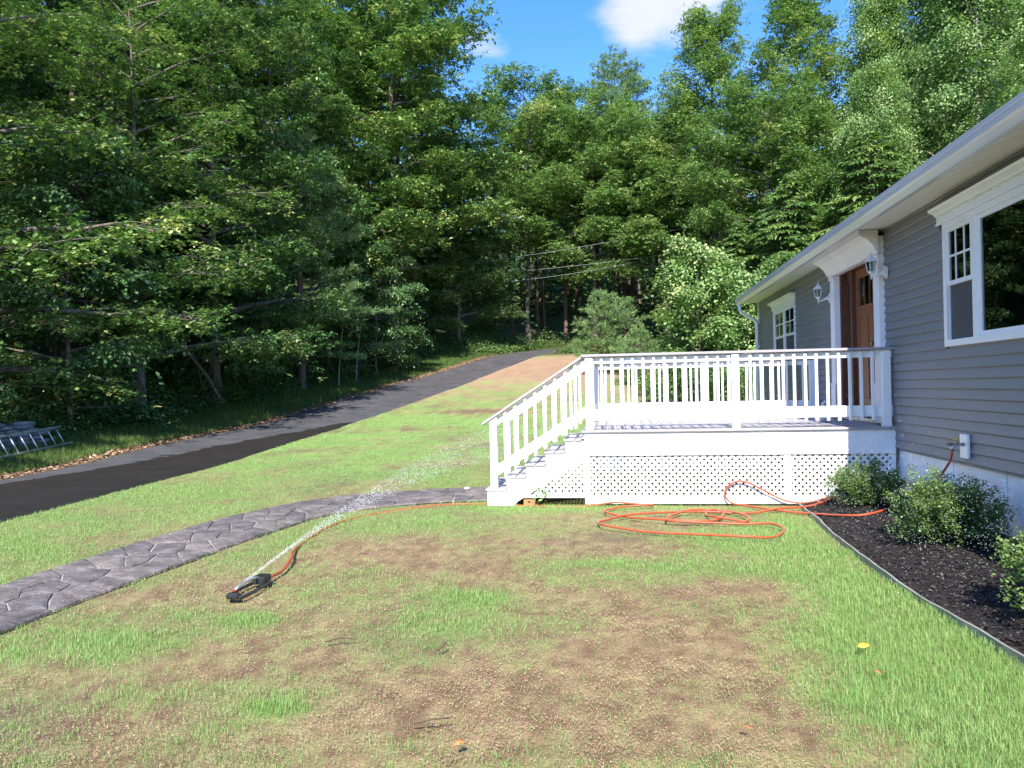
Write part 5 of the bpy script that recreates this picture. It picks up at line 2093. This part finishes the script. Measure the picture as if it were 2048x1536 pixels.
# ---- undergrowth and distant wood: masses nobody could count
def undergrowth():
    q = np.random.default_rng(5)
    n = 58000
    yc = 14 + 40 * q.random(n) ** .9
    d = 2.6 + np.abs(q.normal(0, 1, n)) * 3.2 + .8 * (fbm(yc, d0 := q.random(n), 2.0, 3, 2) - .5)
    xc = far_x(yc) - d
    x, y = W(xc, yc)
    hh = (.3 + 3.4 * fbm(x, y, 2.2, 61, 3) ** 2.0) * np.clip((d - 2.2) / 1.6, .12, 1)
    z = gz(x, y) + hh * q.random(n) ** .7
    V, F, k = leaves(np.stack([x, y, z], 1), q.random(n) * 6.28, q.normal(-.2, .5, n), q.normal(0, .6, n), q.uniform(.07, .17, n), 'leaf')
    t1 = np.repeat(.35 * fbm(x, y, .6, 63, 2) + .5 * q.random(n), k)
    # at the head of the drive and along the far right edge
    m = 26000
    a = q.random(m)
    xc2 = np.where(a < .55, -3 + 13 * q.random(m), 7.2 + 14 * q.random(m))
    yc2 = np.where(a < .55, 51.0 + np.abs(q.normal(0, 1, m)) * 3.0, 29.5 + np.abs(q.normal(0, 1, m)) * 5)
    ok = ~((xc2 > far_x(yc2) - .3) & (xc2 < near_x(yc2) + .3))
    xc2, yc2 = xc2[ok], yc2[ok]
    m = len(xc2)
    x2, y2 = W(xc2, yc2)
    h2 = .15 + 1.4 * fbm(x2, y2, 1.6, 65, 3) ** 1.8 * np.clip((yc2 - 50.5) / 3, .25, 1.3)
    z2 = gz(x2, y2) + h2 * q.random(m) ** .7
    V2, F2, k2 = leaves(np.stack([x2, y2, z2], 1), q.random(m) * 6.28, q.normal(-.2, .5, m), q.normal(0, .6, m), q.uniform(.09, .20, m), 'leaf')
    t2 = np.repeat(.45 + .5 * q.random(m), k2)
    V, F, tt = join([(V, F, t1), (V2, F2, t2)])
    o = link('undergrowth', np_mesh('undergrowth', V, F, 'shrub_leaf', tt))
    tagit(o, 'tangled dark green undergrowth along the edge of the wood', 'undergrowth', kind='stuff')


undergrowth()


def far_wood():
    q = np.random.default_rng(6)
    n = 68000
    # a belt behind everything: left flank, head, right flank
    a = q.random(n)
    xc = np.where(a < .40, q.uniform(-62, -22, n), np.where(a < .72, q.uniform(-30, 34, n), q.uniform(24, 75, n)))
    yc = np.where(a < .40, q.uniform(20, 70, n), np.where(a < .72, q.uniform(70, 92, n), q.uniform(48, 84, n)))
    yc = np.where((a < .40) & (xc > -30), np.maximum(yc, 44), yc)
    top = 11 + 7 * fbm(xc, yc, 7, 91, 3)
    top = np.where((a >= .40) & (a < .72), np.where((xc > -6) & (xc < 14), 13, 15) + 5 * (fbm(xc, yc, 6, 93, 3) - .5), top + np.where(a >= .72, 3, 0))
    z = gzc(xc, yc) + top * q.random(n)
    x, y = W(xc, yc)
    V, F, k = leaves(np.stack([x, y, z], 1), q.random(n) * 6.28, q.normal(-.3, .4, n), q.normal(0, .5, n), q.uniform(.5, 1.05, n), 'leaf')
    tt = np.repeat(.55 * fbm(x, y, 1.5, 95, 2) + .4 * q.random(n), k)
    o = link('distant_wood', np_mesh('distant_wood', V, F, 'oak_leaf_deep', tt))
    tagit(o, 'dim mass of forest foliage far behind the nearer trees', 'woodland', kind='stuff')
    wd = Wood()
    for i in range(170):
        xc = q.uniform(-28, 32)
        yc = q.uniform(56, 88)
        if i % 3 == 0:
            xc, yc = q.uniform(-34, -14), q.uniform(22, 60)
        x, y = W(xc, yc)
        g = gzf(x, y)
        r_ = q.uniform(.07, .2)
        ln = q.normal(0, .3, 2)
        wd.add(np.array([[x, y, g - .2], [x + ln[0], y + ln[1], g + 6], [x + 2 * ln[0], y + 2 * ln[1], g + 12]]), [r_, r_ * .8, r_ * .5], 6)
    o = link('distant_trunks', wd.mesh('distant_trunks', 'pine_bark'))
    tagit(o, 'thin far trunks standing in the dim wood', 'woodland', kind='stuff')


far_wood()


# ---- grass
def blades(name, x, y, hgt, wid, mat, q, label, cat, tint, bend=.5):
    n = len(x)
    z = gz(x, y) - .012
    yaw = q.random(n) * 6.28
    lean = np.abs(q.normal(0, .33, n))
    dx, dy = np.cos(yaw), np.sin(yaw)
    fx, fy = -dy, dx          # width direction
    b = np.stack([x, y, z], 1)
    w = (wid * .5)[:, None]
    side = np.stack([fx, fy, np.zeros(n)], 1) * w
    mid = b + np.stack([dx * hgt * .35 * np.sin(lean), dy * hgt * .35 * np.sin(lean), hgt * .6 * np.cos(lean)], 1)
    tip = b + np.stack([dx * hgt * np.sin(lean + bend * .6), dy * hgt * np.sin(lean + bend * .6), hgt * np.cos(lean + bend * .4)], 1)
    near = y < 7.5
    # near blades: bent, three triangles; further: one
    bn, mn, tn_, sn = b[near], mid[near], tip[near], side[near]
    m = len(bn)
    Va = np.stack([bn - sn, bn + sn, mn - sn * .8, mn + sn * .8, tn_], 1).reshape(-1, 3)
    Fa = (np.array([(0, 1, 3), (0, 3, 2), (2, 3, 4)])[None] + (np.arange(m) * 5)[:, None, None]).reshape(-1, 3)
    bf, tf, sf = b[~near], tip[~near], side[~near]
    m2 = len(bf)
    Vb = np.stack([bf - sf, bf + sf, tf], 1).reshape(-1, 3)
    Fb = (np.array([(0, 1, 2)])[None] + (np.arange(m2) * 3)[:, None, None]).reshape(-1, 3)
    V, F, tt = join([(Va, Fa, np.repeat(tint[near], 5)), (Vb, Fb, np.repeat(tint[~near], 3))])
    o = link(name, np_mesh(name, V, F, mat, tt))
    tagit(o, label, cat, kind='stuff')


def make_grass():
    q = np.random.default_rng(9)
    N = 900000
    # even on screen: depth log-uniform
    yc = 2.7 * (34 / 2.7) ** q.random(N)
    xc = yc * q.uniform(-.74, .74, N)
    x, y = W(xc, yc)
    ok = on_lawn(x, y, .02)
    x, y, xc, yc = x[ok], y[ok], xc[ok], yc[ok]
    g = cover(x, y)
    fine = fbm(x, y, .10, 81, 2)
    p = np.clip((g - .34) * 1.9 + (fine - .5) * 1.3, .20, 1) ** 1.1
    keep = q.random(len(x)) < p * .66
    x, y, yc, g = x[keep], y[keep], yc[keep], g[keep]
    n = len(x)
    h = (.013 + .020 * np.clip(g, 0, 1)) * q.uniform(.6, 1.4, n) * np.where(yc > 9, .85, 1)
    h = h * (1 + .5 * np.clip((g - .75) * 3, 0, 1))
    w = .0022 * np.clip(yc / 4.2, 1, 6) * q.uniform(.8, 1.3, n)
    tint = np.clip(.22 + .42 * fbm(x, y, .7, 83, 3) + .30 * q.random(n), 0, .86)
    tint = np.where(q.random(n) < .10, .97, tint)
    blades('lawn_grass', x, y, h, w, 'grass_blade', q, 'thin new green grass growing in patches on the seeded lawn', 'grass', tint)
    # tufts along the edging and under the steps
    # straw crumbs on the bare parts
    M = 400000
    yc = 2.7 * (13 / 2.7) ** q.random(M)
    xc = yc * q.uniform(-.74, .74, M)
    x, y = W(xc, yc)
    ok = on_lawn(x, y, .02)
    x, y, yc = x[ok], y[ok], yc[ok]
    g = cover(x, y)
    pm = fbm(x, y, .33, 85, 3)
    keep = q.random(len(x)) < np.clip(.95 - g * 1.05, .04, .8) * np.clip((pm - .30) * 3.2, .05, 1)
    x, y, yc = x[keep], y[keep], yc[keep]
    n = len(x)
    P = np.stack([x, y, gz(x, y) - .006 + .008 * q.random(n)], 1)
    V, F, k = leaves(P, q.random(n) * 6.28, q.normal(0, .28, n), q.normal(0, .5, n), q.uniform(.004, .012, n) * np.clip(yc / 3.6, 1, 1.5), 'blade', .45)
    tn = np.clip(.15 + .75 * q.random(n) - .35 * (fbm(x, y, .8, 87, 2) < .40), 0, 1)
    o = link('straw_mulch', np_mesh('straw_mulch', V, F, 'straw', np.repeat(tn, k)))
    tagit(o, 'tan straw crumbs scattered over the bare soil of the lawn', 'straw', kind='stuff')


make_grass()


def verge():
    q = np.random.default_rng(10)
    n = 60000
    yc = 13 * (56 / 13) ** q.random(n)
    d = .45 + np.abs(q.normal(0, 1, n)) * 1.5
    xc = far_x(yc) - d
    x, y = W(xc, yc)
    h = .06 + .16 * q.random(n) ** 2 + .10 * np.clip(d - 1.6, 0, 1)
    blades('verge_grass', x, y, h, .006 * np.clip(yc / 9, 1, 5), 'verge_grass', q, 'rough grass of the verge between driveway and wood', 'grass', np.clip(.2 + .7 * q.random(n), 0, 1))
    m = 7000
    yc = 12 * (52 / 12) ** q.random(m)
    d = np.abs(q.normal(.1, .33, m)) - .12
    keep = q.random(m) < np.clip(1.6 * fbm(yc, d, 1.6, 15, 3) - .25, .1, 1)
    yc, d = yc[keep], d[keep]
    m = len(yc)
    xc = far_x(yc) - d
    x, y = W(xc, yc)
    P = np.stack([x, y, gz(x, y) + .012 + .02 * q.random(m) + np.where(d < .1, .018, 0)], 1)
    V, F, k = leaves(P, q.random(m) * 6.28, q.normal(0, .3, m), q.normal(0, .5, m), q.uniform(.05, .12, m), 'leaf', .9)
    o = link('leaf_litter', np_mesh('leaf_litter', V, F, 'litter', np.repeat(q.random(m), k)))
    tagit(o, 'tan fallen leaves drifted along the far edge of the driveway', 'leaf litter', kind='stuff')


verge()


# ---- boxwoods in the bed
def boxwood(seed):
    q = np.random.default_rng(seed)
    wood = Wood()
    C = []
    for i in range(70):
        az = q.random() * 6.28
        rad = .50 * q.random() ** .45
        top = .60 * (1 - .55 * (rad / .5) ** 2) * q.uniform(.75, 1.22) + .10
        tip = np.array([math.cos(az) * rad, math.sin(az) * rad, top])
        s_ = np.linspace(0, 1, 6)
        pts = np.c_[tip[0] * s_ ** .8, tip[1] * s_ ** .8, tip[2] * s_ ** 1.15 + .02]
        wood.add(pts, .008 * (1 - .75 * s_) + .0015, 4)
        for k in range(9):
            sf = .30 + .70 * (k + q.random()) / 9
            b = np.array([np.interp(sf, s_, pts[:, c_]) for c_ in range(3)])
            d = unit(q.normal(0, 1, 3) + np.array([math.cos(az), math.sin(az), .9]) * .9)
            l2 = q.uniform(.05, .14)
            for c_ in range(4):
                C.append((*(b + d * l2 * (c_ + 1) / 4), q.random()))
    # skirt
    for i in range(160):
        az = q.random() * 6.28
        rad = q.uniform(.3, .52)
        C.append((math.cos(az) * rad, math.sin(az) * rad, q.uniform(.06, .26), q.random() * .6))
    C = np.array(C)
    n = 36000
    idx = q.integers(0, len(C), n)
    P = C[idx, :3] + q.normal(0, .024, (n, 3))
    P[:, 2] = np.maximum(P[:, 2], .03)
    yaw = np.arctan2(P[:, 1], P[:, 0]) + q.normal(0, 1.0, n)
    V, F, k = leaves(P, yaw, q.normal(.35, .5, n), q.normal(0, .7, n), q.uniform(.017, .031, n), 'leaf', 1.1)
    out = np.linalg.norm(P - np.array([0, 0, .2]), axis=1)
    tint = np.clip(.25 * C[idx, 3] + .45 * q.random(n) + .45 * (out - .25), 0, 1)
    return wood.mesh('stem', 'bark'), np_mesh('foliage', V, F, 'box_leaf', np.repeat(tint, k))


BOXW = [boxwood(201), boxwood(202)]
for i, (x, y, s, rot, lab) in enumerate([(2.90, 9.50, .80, .4, 'rounded boxwood in front of the lattice at the deck corner'), (2.90, 7.30, .90, 2.2, 'largest boxwood, under the outdoor faucet in the mulch'),
                                         (2.84, 5.0, .95, 4.1, 'boxwood cut off by the right picture border')]):
    root = empty('boxwood_shrub', (x, y, float(mulch_z(np.array(x), np.array(y))) - .01), lab, 'shrub', 'boxwoods in the mulch bed')
    root.rotation_euler.z = rot
    root.scale = (s * 1.04, s * 1.04, s * .86)
    for nm, me in zip(('stem', 'foliage'), BOXW[i % 2]):
        o = bpy.data.objects.new(nm, me)
        COL.objects.link(o)
        o.parent = root

# ---- weed by the steps, tall grass under the stair lattice
q = np.random.default_rng(31)
n = 60
P = np.stack([-1.0 + q.normal(0, .07, n), 10.11 + q.normal(0, .02, n), .04 + .18 * q.random(n)], 1)
V, F, k = leaves(P, q.random(n) * 6.28, q.normal(.3, .4, n), q.normal(0, .5, n), q.uniform(.03, .06, n), 'leaf')
tagit(link('weed', np_mesh('weed', V, F, 'birch_leaf', np.repeat(.6 + .4 * q.random(n), k))), 'small yellow green weed growing under the stair lattice', 'weed')

# ---- dead branch leaning at the wood edge, bare saplings
db = Wood()
bx, by = W(-11.9, 29.6)
bz = gzf(bx, by)
tipx = np.array([bx - 1.1, by - .2, bz + 3.6])
mid_ = np.array([bx - .55, by - .1, bz + 2.2])
foot = np.array([bx + .75, by + .1, bz + .15])
db.add(np.array([tipx, (tipx + mid_) / 2 + [.12, 0, 0], mid_, (mid_ + foot) / 2 + [.08, 0, .05], foot]), [.03, .045, .055, .06, .05], 6)
for a, b in (((.55, 1.0), (-.75, -1.0)), ((.30, .8), (.2, -.9)), ((.75, .7), (.05, -.6)), ((.9, .45), (.55, -.25)), ((.1, 1.6), (-.9, -1.1))):
    p0 = mid_ + (foot - mid_) * a[0]
    p1 = p0 + np.array([b[0] * .8, 0.05, b[1] * 1.1])
    p1[2] = max(p1[2], bz + .05)
    db.add(np.array([p0, (p0 + p1) / 2 + [0, 0, .06], p1]), [.028, .022, .012], 5)
tagit(link('dead_branch', db.mesh('dead_branch', 'dead_wood')), 'forked dead branch leaning at the wood edge left of the driveway', 'branch')
for (xc, yc, h, lab) in ((-8.6, 38.2, 4.5, 'thin bare sapling just right of the roadside pine trunk'), (-8.1, 40.0, 4.0, 'thinner leaning bare sapling further right of the pine'), (-9.9, 41.5, 5.0, 'bare grey sapling in shade behind the pine')):
    x, y = W(xc, yc)
    g = gzf(x, y)
    s_ = np.linspace(0, 1, 6)
    wd = Wood()
    pts = np.c_[x + .5 * s_ ** 1.6, y + 0 * s_, g - .1 + h * s_]
    wd.add(pts, .045 * (1 - .7 * s_), 6)
    for k in range(4):
        b0 = pts[2 + k % 4]
        wd.add(np.array([b0, b0 + [.3 * (-1) ** k, .1, .4], b0 + [.6 * (-1) ** k, .1, .5]]), [.014, .01, .005], 4)
    tagit(link('bare_sapling', wd.mesh('bare_sapling', 'dead_wood')), lab, 'sapling', 'bare saplings by the driveway')

# ---- overhead wires through the far trees
for i, (a, b, lab) in enumerate([((-9, 51, 9.2), (22, 49.0, 13.6), 'uppermost overhead wire crossing the far trees'), ((-9, 51.2, 8.95), (17, 50.0, 11.0), 'second overhead wire below the uppermost one'),
                                 ((-9, 51.4, 8.55), (8, 50.5, 9.6), 'lowest overhead wire in the dark gap')]):
    pa, pb = np.array((*W(a[0], a[1]), a[2])), np.array((*W(b[0], b[1]), b[2]))
    s_ = np.linspace(0, 1, 14)
    pts = pa + (pb - pa) * s_[:, None] - np.array([0, 0, 1]) * (.5 * 4 * s_ * (1 - s_))[:, None]
    wd = Wood()
    wd.add(pts, np.full(14, .009), 5)
    tagit(link('overhead_wire', wd.mesh('overhead_wire', 'wire')), lab, 'wire', 'overhead wires across the far trees')
